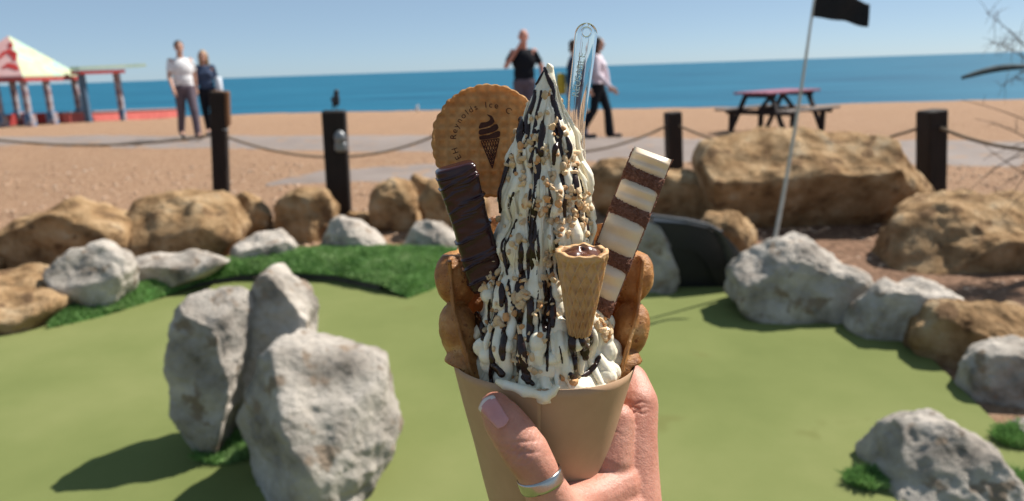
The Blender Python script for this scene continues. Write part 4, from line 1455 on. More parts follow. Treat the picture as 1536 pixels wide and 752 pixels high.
# chopped nuts
nutm = pm('chopped_nut', [(.52, .32, .15), (.66, .47, .27), (.74, .60, .42)], 260, 3, .6, .3, .4, 900, .0005, objrand=.35, sss=.15, sssr=(1, .6, .3), ssss=.002)
nutd = pm('toasted_nut', [(.40, .18, .06), (.55, .28, .11), (.62, .38, .20)], 260, 3, .6, .3, .4, 900, .0005, objrand=.35)
def nut_mesh(seed):
    rnd = random.Random(seed)
    bm = bmesh.new()
    bmesh.ops.create_icosphere(bm, subdivisions=2, radius=1)
    cuts = [(Vector((rnd.gauss(0, 1), rnd.gauss(0, 1), rnd.gauss(0, 1))).normalized(), rnd.uniform(.45, .82)) for _ in range(8)]
    for q in bm.verts:
        for n, d in cuts:
            e = q.co.dot(n) - d
            if e > 0: q.co -= n * e
        q.co *= 1 + .12 * noise.noise(q.co * 2 + Vector((seed, 0, 0)))
    me = bpy.data.meshes.new('nut_piece'); bm.to_mesh(me); bm.free()
    me.polygons.foreach_set('use_smooth', [k % 3 == 0 for k in range(len(me.polygons))])
    return me
NUTS = [nut_mesh(k) for k in range(8)]
for k, q in enumerate(NUTS): q.materials.append(nutd if k in (2, 5) else nutm)
A = [(430, 300), (495, 310), (440, 395), (478, 383), (520, 430), (570, 455), (485, 510), (455, 470), (490, 555), (400, 555), (395, 535), (440, 485), (440, 570), (570, 555), (605, 525), (612, 570), (570, 598), (490, 620), (520, 632), (517, 657), (530, 607), (410, 620), (420, 642), (570, 660), (572, 690), (470, 705), (500, 695), (590, 715), (625, 690), (640, 690), (650, 735), (545, 715), (465, 735), (430, 715), (352, 455), (405, 400), (385, 372), (375, 565), (355, 570), (415, 545), (460, 560), (500, 540), (556, 575), (600, 600), (548, 690), (585, 700), (616, 665), (636, 715), (600, 740), (350, 620), (600, 545), (425, 485), (408, 500)]
B = [(415, 80), (515, 80), (550, 105), (580, 130), (582, 70), (630, 100), (635, 68), (650, 128), (395, 145), (335, 215), (310, 222), (370, 165), (320, 270), (330, 295), (280, 295), (265, 335), (305, 310), (490, 220), (510, 250), (520, 285), (490, 300), (515, 185), (405, 290), (420, 305), (380, 350), (400, 360), (423, 350), (410, 392), (380, 425), (350, 440), (490, 385), (515, 425), (470, 400), (540, 155), (290, 485), (330, 465), (295, 410), (295, 545), (390, 515), (405, 490), (400, 580), (385, 605), (445, 590), (455, 640), (395, 650), (490, 530), (710, 490), (705, 455), (715, 515), (670, 500), (740, 498), (735, 470), (690, 470), (560, 665), (600, 680), (396, 400), (384, 385), (500, 232), (508, 212), (640, 30), (620, 30), (655, 50), (610, 60), (560, 80), (600, 95), (660, 90), (470, 20), (485, 45), (325, 70), (420, 10), (270, 320), (318, 452), (340, 470), (275, 490), (500, 420), (525, 300), (372, 600), (408, 600)]
rn = random.Random(5)
NP = [(620 + x / 2.507, 20 + y / 2.507) for x, y in A] + [(620 + x / 2.507, 300 + y / 2.507) for x, y in B]
cnt = 0
def place_nut(p, n, size):
    global cnt
    o = bpy.data.objects.new('nut_piece', NUTS[cnt % 8])
    COL.objects.link(o)
    o.parent = ICE
    o.location = p + n * size * .28 - world_loc(ICE)
    o.rotation_euler = (rn.uniform(0, 6), rn.uniform(0, 6), rn.uniform(0, 6))
    o.scale = (size * rn.uniform(.9, 1.35), size * rn.uniform(.75, 1), size * rn.uniform(.7, .95))
    cnt += 1
for px, py in NP:
    p, n = hit(px, py)
    if p is None: continue
    place_nut(p, n, rn.uniform(5.4, 8.4) * pxs(px, py, Y0 - .025))
    for rep in range(rn.choice((1, 1, 2, 2))):
        p, n = hit(px + rn.uniform(-12, 12), py + rn.uniform(-12, 12))
        if p is not None: place_nut(p, n, rn.uniform(3.4, 6.2) * pxs(px, py, Y0 - .025))
for k in range(50):       # the far side carries nuts too
    th = PI + rn.uniform(-1.3, 1.3); py = rn.uniform(150, 480)
    o_ = ice_pt(th, py, 1.6); c_ = at(prof(py)[0], py, Y0)
    p, n = cast(o_, (c_ - o_).normalized())
    if p is not None: place_nut(p, n, rn.uniform(.0015, .0024))

# ------------------------------------------------------------------ frame helper for things stuck into the ice cream
def frame(top, bot, face):
    z = (top - bot).normalized()
    y = (face - z * face.dot(z)).normalized()       # toward the viewer
    x = y.cross(z) * -1.0
    x = z.cross(y) * -1.0 if False else y.cross(z)
    return x, y, z
TOCAM = -_f

# chocolate finger
def build_choc_bar():
    cm = pm('dark_chocolate', [(.020, .0045, .0060), (.038, .010, .0115)], 120, 4, .24, .42, .10, 300, .0003)
    top = at(681, 248, .322); bot = at(733, 430, .325)
    z = (top - bot).normalized(); L = (top - bot).length
    y = (TOCAM + Vector((.10, 0, .0))); y = (y - z * y.dot(z)).normalized(); x = z.cross(y) * 1.0
    if x.dot(CR) < 0: x = -x
    W = 29 * pxs(690, 300, .32); T = .0062
    nz_, nc = 220, 72
    v = []; f = []
    rnd = random.Random(2)
    rip = [.95, .885, .835, .70, .64, .47, .31, .25, .10]
    for k in range(nz_ + 1):
        w = k / nz_
        for i in range(nc):
            a = 2 * PI * i / nc
            ca, sa = math.cos(a), math.sin(a)
            e = .42
            px_ = math.copysign(abs(ca) ** e, ca); py_ = math.copysign(abs(sa) ** e, sa)
            end = min(1, .80 + .20 * math.sqrt(max(0, 1 - max(0, (w - .975) / .025) ** 2))) * (.9 + .1 * sstep(0, .03, w))
            d = 0
            for q in rip:
                ww = w - q - (.030 + .02 * math.sin(q * 31)) * px_ + .016 * math.cos(px_ * 1.6 + q * 40)
                if py_ > -.4: d += (.0011 + .0005 * math.sin(q * 57)) * math.exp(-(ww / .0062) ** 2) * (1 + .5 * math.sin(q * 90 + px_ * 2)) + .0003 * math.exp(-((ww + .02) / .02) ** 2)
            n_ = .0003 * noise.noise(Vector((px_ * 2, py_ * 2, w * 18)))
            bulge = 1 + .04 * math.sin(w * 9)
            p = bot + z * (L * w) + x * (px_ * (W * bulge * end + d * .5 + n_)) + y * (py_ * (T * end) + (d + n_) * max(0, py_))
            v.append(p)
    for k in range(nz_):
        for i in range(nc):
            i2 = (i + 1) % nc
            f.append((k * nc + i, k * nc + i2, (k + 1) * nc + i2, (k + 1) * nc + i))
    f.append(tuple(range(nc - 1, -1, -1))); f.append(tuple(nz_ * nc + i for i in range(nc)))
    o = mesh('chocolate_finger', MB().add(v, f), cm, None, True)
    tagit(o, 'rippled dark chocolate finger stuck in front of the round wafer', 'chocolate bar')
build_choc_bar()

# white chocolate bar with cocoa crumb bands
def build_white_bar():
    wm = pm('white_chocolate', [(.64, .50, .35), (.72, .60, .46)], 90, 4, .38, .35, .12, 240, .0006, sss=.2, sssr=(1, .7, .4), ssss=.003)
    bm_ = pm('cocoa_crumb', [(.09, .032, .018), (.19, .085, .055), (.28, .15, .11)], 700, 4, .85, .2, .8, 1500, .0008)
    sm = pm('wafer_side', [(.12, .045, .028), (.22, .10, .07)], 500, 4, .85, .2, .8, 1500, .0006)
    top = at(979, 231, .335); bot = at(888, 462, .322)
    z = (top - bot).normalized(); L = (top - bot).length
    y = TOCAM + Vector((-.12, 0, .05)); y = (y - z * y.dot(z)).normalized(); x = z.cross(y)
    if x.dot(CR) < 0: x = -x
    W = 30.5 * pxs(960, 300, .33); T = .0048
    r = root('white_chocolate_bar', bot, 'slanting white chocolate bar with brown cocoa crumb bands and sides', 'chocolate bar')
    def P(a, b, w): return bot + x * a + y * b + z * (L * w)
    # core with crumbly sides
    v, f = box((0, 0, 0), (2 * W * .99, 2 * T, L), None, .0012)
    rot = Matrix((x, y, z)).transposed()
    mesh('wafer_core', MB().add([rot @ q + bot + z * L / 2 for q in v], f), sm, r)
    bands = [.045, .325, .62, .835]       # centres of crumb bands from the bottom
    hw = .052
    edges = [0.0] + [b for b in bands] + [1.0]
    for a, b in zip(edges, edges[1:]):
        a2 = a if a == 0 else a + hw * .6
        b2 = b - hw * .6 if b < 1 else .998
        if b2 - a2 < .02: continue
        nu, nv = 22, 40
        v = []; f = []
        for j in range(nv + 1):
            for i in range(nu + 1):
                u = i / nu * 2 - 1; w = j / nv * 2 - 1
                hgt = (1 - abs(u) ** 3.5) ** .8 * (1 - abs(w) ** 5) ** .8
                dome = .0034 * (1 - .55 * w * w) * (1 - .25 * u * u) * (1 if b2 - a2 > .1 else .8)
                dome += .0012 * math.exp(-((w - .45) / .28) ** 2) - .0012 * math.exp(-((w + .1) / .25) ** 2)
                v.append(P(u * W * .95, T - .0004 + hgt * dome + .00008 * noise.noise(Vector((u * 4, w * 4, a * 9))), a2 + (b2 - a2) * (w + 1) / 2))
        for j in range(nv):
            for i in range(nu):
                q = j * (nu + 1) + i
                f.append((q, q + 1, q + nu + 2, q + nu + 1))
        mesh('white_segment', MB().add(v, f), wm, r, True)
        # the same on the rear face
        n0 = [bot + (p - bot) - y * (2 * (p - bot).dot(y)) for p in v]
        mesh('white_segment', MB().add(n0, [q[::-1] for q in f]), wm, r, True)
    rnd = random.Random(9)
    iv, if_ = ico(1)
    for b in bands:
        n = 14
        v, f = [], []
        for j in range(n + 1):
            w = j / n * 2 - 1
            for i in range(21):
                u = i / 10 - 1
                sl = -.012 * u
                v.append(P(u * W * 1.0, T + .0021 * (1 - w * w) ** .6 - .0006 + .0005 * noise.noise(Vector((u * 12, w * 6, b * 50))), b + sl + hw * w))
        for j in range(n):
            for i in range(20):
                q = j * 21 + i
                f.append((q, q + 1, q + 22, q + 21))
        o = mesh('crumb_band', MB().add(v, f), bm_, r, True)
        mb = MB()
        for k in range(260):
            u = rnd.uniform(-1, 1); w = rnd.gauss(0, .55)
            s = rnd.uniform(.00018, .00045)
            c = P(u * W, T + .0021 * max(0, 1 - w * w) ** .6 - .0003, b - .012 * u + hw * w)
            mb.add([c + q * s for q in iv], if_)
        g_ = mesh('crumbs', mb, bm_, o); g_['kind'] = 'stuff'
    mb = MB()
    for k in range(420):
        s = rnd.uniform(.0002, .00045); sd_ = rnd.choice((-1, 1))
        c = P(sd_ * W * rnd.uniform(.97, 1.01), rnd.uniform(-T, T * 1.15), rnd.random())
        mb.add([c + q * s for q in iv], if_)
    g_ = mesh('side_crumbs', mb, bm_, r); g_['kind'] = 'stuff'
build_white_bar()

# round printed wafer
def build_wafer():
    wm = pm('thin_wafer', [(.42, .20, .065), (.54, .30, .11), (.62, .39, .17)], 110, 6, .65, .3, .35, 900, .0004, transl=.34, tcol=(.85, .36, .09), speck=(260, .70, (.42, .19, .06)))
    t = wm.node_tree; N = t.nodes; Lk = t.links
    tc = N.new('ShaderNodeTexCoord'); sx_ = N.new('ShaderNodeSeparateXYZ'); Lk.new(tc.outputs['Object'], sx_.inputs[0])
    co = []
    for ax_ in ('X', 'Z'):
        m1 = N.new('ShaderNodeMath'); m1.operation = 'MULTIPLY'; m1.inputs[1].default_value = 2 * PI / .0048
        m2 = N.new('ShaderNodeMath'); m2.operation = 'COSINE'
        Lk.new(sx_.outputs[ax_], m1.inputs[0]); Lk.new(m1.outputs[0], m2.inputs[0]); co.append(m2)
    mm = N.new('ShaderNodeMath'); mm.operation = 'MAXIMUM'
    Lk.new(co[0].outputs[0], mm.inputs[0]); Lk.new(co[1].outputs[0], mm.inputs[1])
    mr = N.new('ShaderNodeMapRange'); mr.inputs[1].default_value = -.6; mr.inputs[2].default_value = 1; mr.inputs[3].default_value = 1.10; mr.inputs[4].default_value = .88
    Lk.new(mm.outputs[0], mr.inputs[0])
    hv = N.new('ShaderNodeHueSaturation'); Lk.new(mr.outputs[0], hv.inputs['Value'])
    for nd in (N['Principled BSDF'].inputs['Base Color'],):
        src = nd.links[0].from_socket
        Lk.new(src, hv.inputs['Color']); Lk.new(hv.outputs[0], nd)
    for nd in N:          # browned ridges let less light through
        if nd.type == 'BSDF_TRANSLUCENT':
            h2 = N.new('ShaderNodeHueSaturation'); h2.inputs['Color'].default_value = (.80, .40, .13, 1)
            Lk.new(mr.outputs[0], h2.inputs['Value']); Lk.new(h2.outputs[0], nd.inputs[0])
    ink = pm('edible_ink', [(.045, .014, .008), (.075, .026, .015)], 300, 3, .7, .2, transl=.10)
    yc = .352
    c = at(733, 211, yc)
    y = (TOCAM * 1.0 + Vector((.05, 0, .10))).normalized()
    x = (CR - y * CR.dot(y)).normalized(); z = x.cross(y) * -1.0
    if z.dot(CU) < 0: z = -z
    R_ = 84 * pxs(733, 211, yc)
    r = root('round_wafer', c - z * R_, 'round thin wafer printed with a dark ice cream emblem and lettering', 'wafer')
    sp = 15.5 * pxs(733, 211, yc)
    nr, na = 90, 216
    rnd = random.Random(4)
    def surf(u, a, side):
        sc = 1 + .026 * abs(math.sin(a * 19 + .8 * math.sin(a * 3))) + .024 * noise.noise(Vector((math.cos(a) * 5, math.sin(a) * 5, 1)))
        rr = R_ * u * (sc if u > .9 else 1 + (sc - 1) * sstep(.6, .9, u))
        px_, pz_ = rr * math.cos(a), rr * math.sin(a)
        gx = math.cos(2 * PI * px_ / sp); gz = math.cos(2 * PI * pz_ / sp)
        d = .00050 * max(gx, gz)
        edge = sstep(.90, .97, u)
        d = d * (1 - edge) + edge * (.0009 + .0011 * noise.noise(Vector((px_ * 600, pz_ * 600, side))))
        if u > .985: d = 0
        return c + x * px_ + z * pz_ + y * (side * (.0011 + d) + .0016 * noise.noise(Vector((px_ * 25, pz_ * 25, 3))))
    v = []; f = []
    for s in (1, -1):
        for j in range(nr + 1):
            for i in range(na):
                v.append(surf(max(.003, j / nr), 2 * PI * i / na, s))
    n1 = (nr + 1) * na
    for j in range(nr):
        for i in range(na):
            i2 = (i + 1) % na
            f.append((j * na + i, (j + 1) * na + i, (j + 1) * na + i2, j * na + i2))
            f.append((n1 + j * na + i, n1 + j * na + i2, n1 + (j + 1) * na + i2, n1 + (j + 1) * na + i))
    for i in range(na):
        i2 = (i + 1) % na
        f.append((nr * na + i, n1 + nr * na + i, n1 + nr * na + i2, nr * na + i2))
    f.append(tuple(range(na - 1, -1, -1))[::-1]); f.append(tuple(n1 + i for i in range(na)))
    mesh('disc', MB().add(v, f), wm, r, True)
    pp = pxs(733, 211, yc)
    def Q(px, py, lift=.0017):
        a = (px - 733) * pp; b = (211 - py) * pp
        return c + x * a + z * b + y * (lift + .0016 * noise.noise(Vector((a * 25, b * 25, 3))))
    def Z1(X, Y_): return (640 + X / 3.956, 110 + Y_ / 3.958)
    # emblem: soft swirl over a lattice cone
    def blob(pts):
        # smooth closed outline through the points, filled as a fan, with a little thickness
        n = len(pts); out = []
        for i in range(n):
            p0, p1, p2, p3 = [Vector(pts[(i + k - 1) % n]) for k in range(4)]
            for s in range(6):
                t = s / 6
                out.append(.5 * ((2 * p1) + (p2 - p0) * t + (2 * p0 - 5 * p1 + 4 * p2 - p3) * t * t + (3 * p1 - p0 - 3 * p2 + p3) * t ** 3))
        bm = bmesh.new()
        vv = [bm.verts.new(Q(*Z1(q.x, q.y))) for q in out]
        fc = bm.faces.new(vv)
        bmesh.ops.triangulate(bm, faces=[fc])
        V_ = [q.co.copy() for q in bm.verts]; F_ = [tuple(w.index for w in q.verts) for q in bm.faces]
        bm.free()
        return V_, F_
    em = MB()
    em.add(*blob([(310, 322), (322, 300), (350, 296), (372, 284), (374, 268), (356, 250), (384, 258), (400, 284), (398, 300), (372, 318), (334, 330), (312, 334)]))
    em.add(*blob([(308, 356), (318, 340), (370, 328), (404, 308), (420, 312), (424, 332), (404, 350), (350, 366), (316, 370)]))
    em.add(*blob([(312, 390), (318, 378), (370, 370), (416, 350), (434, 352), (435, 374), (424, 386), (370, 396), (322, 402)]))
    mesh('printed_swirl', em, ink, r)
    la = MB()
    TL, TR, BT = (322, 408), (430, 394), (390, 570)
    def strip_(p, q, w):
        a = Vector(Z1(*p)); b = Vector(Z1(*q)); d = (b - a)
        if d.length < 1e-6: return
        n_ = Vector((-d.y, d.x)).normalized() * w
        la.add([Q(*(a - n_)), Q(*(a + n_)), Q(*(b + n_)), Q(*(b - n_))], [(0, 1, 2, 3)])
    def lp(a, b, t): return (a[0] + (b[0] - a[0]) * t, a[1] + (b[1] - a[1]) * t)
    strip_(TL, TR, .8); strip_(TL, BT, .8); strip_(TR, BT, .8)
    for k in range(1, 7):
        t = k / 7
        strip_(lp(TL, TR, t), lp(TL, BT, min(1, t * 1.0)), .62)
        strip_(lp(TR, TL, t), lp(TR, BT, min(1, t * 1.0)), .62)
        strip_(lp(TL, BT, t), lp(TR, BT, min(1, t + (1 - t) * .55)), .55)
        strip_(lp(TR, BT, t), lp(TL, BT, min(1, t + (1 - t) * .55)), .55)
    mesh('printed_cone', la, ink, r)
    # lettering along the arc
    txt = 'EH Reynolds Ice C'
    ang = {}
    Rl = 53.0
    lay = [('E', 211), ('H', 199), ('R', 176), ('e', 166), ('y', 157), ('n', 147), ('o', 137), ('l', 128.5), ('d', 121), ('s', 112), ('I', 95), ('c', 87), ('e', 77.5), ('C', 56)]
    for ch, a_ in lay:
        cu = bpy.data.curves.new('letter', 'FONT'); cu.body = ch; cu.size = 13.0; cu.align_x = 'CENTER'
        to = bpy.data.objects.new('letter', cu); COL.objects.link(to)
        dg = bpy.context.evaluated_depsgraph_get(); dg.update()
        tm = bpy.data.meshes.new_from_object(to.evaluated_get(dg))
        bpy.data.objects.remove(to, do_unlink=True)
        a = math.radians(a_)
        mb = MB(); V_ = []
        rt = a - PI / 2
        for q in tm.vertices:
            lx, ly = q.co.x, q.co.y - 4.5
            gx = Rl * math.cos(a) + lx * math.cos(rt) - ly * math.sin(rt)
            gy = Rl * math.sin(a) + lx * math.sin(rt) + ly * math.cos(rt)
            V_.append(Q(733 + gx, 211 - gy))
        mb.add(V_, [tuple(p.vertices) for p in tm.polygons])
        bpy.data.meshes.remove(tm)
        mesh('printed_letter', mb, ink, r)
build_wafer()

# small chocolate filled cone
def build_mini():
    wm = pm('cone_wafer', [(.42, .22, .09), (.52, .31, .145), (.58, .37, .19)], 110, 5, .55, .35, .3, 900, .0004, sss=.15, sssr=(1, .5, .2), ssss=.002, speck=(500, .68, (.46, .25, .09)))
    ch = pm('milk_chocolate', [(.075, .024, .012), (.12, .042, .022)], 160, 4, .25, .5, .3, 300, .0006)
    yc = .294
    top = at(873, 376, yc); bot = at(869, 508, yc + .001)
    z = (top - bot).normalized(); L = (top - bot).length
    x = (CR - z * CR.dot(z)).normalized(); y = z.cross(x)
    R0 = 36.5 * pxs(873, 380, yc); R1 = 11.5 * pxs(869, 500, yc)
    r = root('small_cone', bot, 'small lattice wafer cone filled with chocolate stuck in the ice cream', 'cone')
    na, nk = 220, 150
    v = []; f = []
    def rad(w): return R1 + (R0 - R1) * w
    for s in (0, 1):
        for k in range(nk + 1):
            w = k / nk
            for i in range(na):
                a = 2 * PI * i / na
                rr = rad(w)
                g1 = abs(math.sin(a * 6.5 + w * 11.5)); g2 = abs(math.sin(a * 6.5 - w * 11.5))
                lat = max(math.exp(-(g1 / .26) ** 2), math.exp(-(g2 / .26) ** 2))
                d = .0013 * lat * sstep(.99, .90, w)
                rim = .0010 * sstep(.90, .96, w) + .0003 * noise.noise(Vector((a * 5, w * 3, 1))) * sstep(.8, 1, w)
                close = sstep(0, .06, w) ** .5 if w < .06 else 1
                hh = L * w + (.0010 * noise.noise(Vector((math.cos(a) * 3, math.sin(a) * 3, 5))) if w > .97 else 0)
                rr = (rr + d + rim) * max(.05, close) if s == 0 else max(.0002, (rr - .0013) * max(.05, close))
                v.append(bot + z * hh + x * (math.cos(a) * rr) + y * (math.sin(a) * rr))
    n1 = (nk + 1) * na
    for k in range(nk):
        for i in range(na):
            i2 = (i + 1) % na
            f.append((k * na + i, k * na + i2, (k + 1) * na + i2, (k + 1) * na + i))
            f.append((n1 + k * na + i, n1 + (k + 1) * na + i, n1 + (k + 1) * na + i2, n1 + k * na + i2))
    for i in range(na):
        i2 = (i + 1) % na
        f.append((nk * na + i, nk * na + i2, n1 + nk * na + i2, n1 + nk * na + i))
    f.append(tuple(range(na - 1, -1, -1)))
    mesh('wafer_shell', MB().add(v, f), wm, r, True)
    v = []; f = []
    nr = 26
    for j in range(nr + 1):
        u = j / nr
        for i in range(72):
            a = 2 * PI * i / 72
            rr = (R0 - .0012) * u * 1.0
            h = L * .965 + .0022 * (1 - u * u) * (1 + .4 * math.sin(a * 2 + 1)) + .0007 * noise.noise(Vector((math.cos(a) * u * 3, math.sin(a) * u * 3, 2)))
            v.append(bot + z * h + x * (math.cos(a) * rr) + y * (math.sin(a) * rr))
    for j in range(nr):
        for i in range(72):
            i2 = (i + 1) % 72
            f.append((j * 72 + i, (j + 1) * 72 + i, (j + 1) * 72 + i2, j * 72 + i2))
    mesh('chocolate_filling', MB().add(v, f), ch, r, True)
build_mini()

# clear spoon
def build_spoon():
    mt = bpy.data.materials.new('clear_plastic'); mt.use_nodes = True
    b = mt.node_tree.nodes['Principled BSDF']
    nzn = mt.node_tree.nodes.new('ShaderNodeTexNoise'); nzn.inputs['Scale'].default_value = 60
    rp = mt.node_tree.nodes.new('ShaderNodeValToRGB')
    rp.color_ramp.elements[0].color = (.90, .965, .965, 1); rp.color_ramp.elements[1].color = (.95, .99, .985, 1)
    mt.node_tree.links.new(nzn.outputs['Fac'], rp.inputs[0]); mt.node_tree.links.new(rp.outputs[0], b.inputs['Base Color'])
    b.inputs['Transmission Weight'].default_value = 1.0; b.inputs['IOR'].default_value = 1.46; b.inputs['Roughness'].default_value = .03
    frost = pm('frosted_lettering', [(.62, .72, .74), (.72, .80, .82)], 90, 3, .5, .4, transl=.4)
    path = [(879, 52), (875, 90), (871, 120), (867, 150), (864.5, 180), (865, 205), (868, 235), (870, 270), (871, 320), (872, 370)]
    wid = [16.5, 16.2, 15.8, 15.2, 13.8, 12, 10.5, 10, 10, 10]
    ysp = [.330, .331, .332, .333, .334, .335, .336, .336, .334, .330]
    def samp(u):
        t = u * (len(path) - 1); i = min(len(path) - 2, int(t)); w = t - i
        a = at(*path[i], ysp[i]).lerp(at(*path[i + 1], ysp[i + 1]), w)
        return a, (wid[i] + (wid[i + 1] - wid[i]) * w) * pxs(870, 120, .332)
    n = 70
    y = TOCAM
    rows = []
    R_ = wid[0] * pxs(870, 120, .332)
    p0, _ = samp(0); p1, _ = samp(.08)
    updir = (p0 - p1).normalized(); sidev = updir.cross(y).normalized()
    if sidev.dot(CR) < 0: sidev = -sidev
    for k in range(16):          # rounded head
        a = PI / 2 * (1 - (k + .35) / 16)
        rows.append((p0 + updir * R_ * math.sin(a), R_ * math.cos(a), max(0, 1)))
    for k in range(n + 1):
        p, w = samp(k / n); rows.append((p, w, 1))
    # cross-section: flat plate with raised rims, closed
    def sec(w, head):
        t = .00085; hgt = .00175; rimw = min(w * .45, .0014)
        core = [(-w, -.0012), (-w, hgt * .55), (-w + rimw * .25, hgt), (-w + rimw * .75, hgt), (-w + rimw, t), (-w * .2, t * .9), (w * .2, t * .9), (w - rimw, t), (w - rimw * .75, hgt), (w - rimw * .25, hgt), (w, hgt * .55), (w, -.0012)]
        return core + [(w * .8, -.0015), (0, -.0015), (-w * .8, -.0015)]
    v = []; f = []
    m_ = 15
    for idx, (p, w, _) in enumerate(rows):
        nx = rows[min(idx + 1, len(rows) - 1)][0]; pv = rows[max(idx - 1, 0)][0]
        d = (pv - nx).normalized() if (pv - nx).length > 1e-9 else updir
        s_ = d.cross(y).normalized()
        if s_.dot(CR) < 0: s_ = -s_
        yy = s_.cross(d); 
        if yy.dot(TOCAM) < 0: yy = -yy
        for a, b_ in sec(max(w, .0003), 0):
            v.append(p + s_ * a + yy * b_)
    for k in range(len(rows) - 1):
        for i in range(m_):
            i2 = (i + 1) % m_
            f.append((k * m_ + i, k * m_ + i2, (k + 1) * m_ + i2, (k + 1) * m_ + i))
    f.append(tuple(range(m_ - 1, -1, -1))); f.append(tuple((len(rows) - 1) * m_ + i for i in range(m_)))
    root_ = root('clear_spoon', samp(1)[0], 'clear plastic spoon handle sticking up behind the ice cream', 'spoon')
    bmq = MB().add(v, f)
    o = mesh('handle', bmq, mt, root_, True)
    bm = bmesh.new(); bm.from_mesh(o.data); bmesh.ops.recalc_face_normals(bm, faces=bm.faces[:]); bm.to_mesh(o.data); bm.free()
    # ring mark in the head
    c = p0 + updir * R_ * .12 + y * .0011
    pts = [c + (sidev * math.cos(a) + updir * math.sin(a)) * R_ * .42 for a in [2 * PI * k / 24 for k in range(25)]]
    mesh('ring_mark', MB().add(*tube(pts, .00042, 8, False)), mt, root_, True)
    # raised lettering reading up the handle
    word = 'REUSABLE'
    for k, ch in enumerate(word):
        cu = bpy.data.curves.new('letter', 'FONT'); cu.body = ch; cu.size = .0042; cu.align_x = 'CENTER'; cu.extrude = .00012
        to = bpy.data.objects.new('letter', cu); COL.objects.link(to)
        dg = bpy.context.evaluated_depsgraph_get(); dg.update()
        tm = bpy.data.meshes.new_from_object(to.evaluated_get(dg)); bpy.data.objects.remove(to, do_unlink=True)
        a = at(862.5, 142, .3325); b2 = at(872.5, 84, .3315)
        q0 = a.lerp(b2, k / 7); d = (b2 - a).normalized(); s2 = -(d.cross(y)).normalized()
        if s2.dot(CR) > 0: s2 = -s2
        V_ = [q0 + d * q.co.x + s2 * (q.co.y - .0015) + y * (q.co.z + .00095) for q in tm.vertices]
        mesh('raised_letter', MB().add(V_, [tuple(p.vertices) for p in tm.polygons]), frost, root_)
        bpy.data.meshes.remove(tm)
build_spoon()

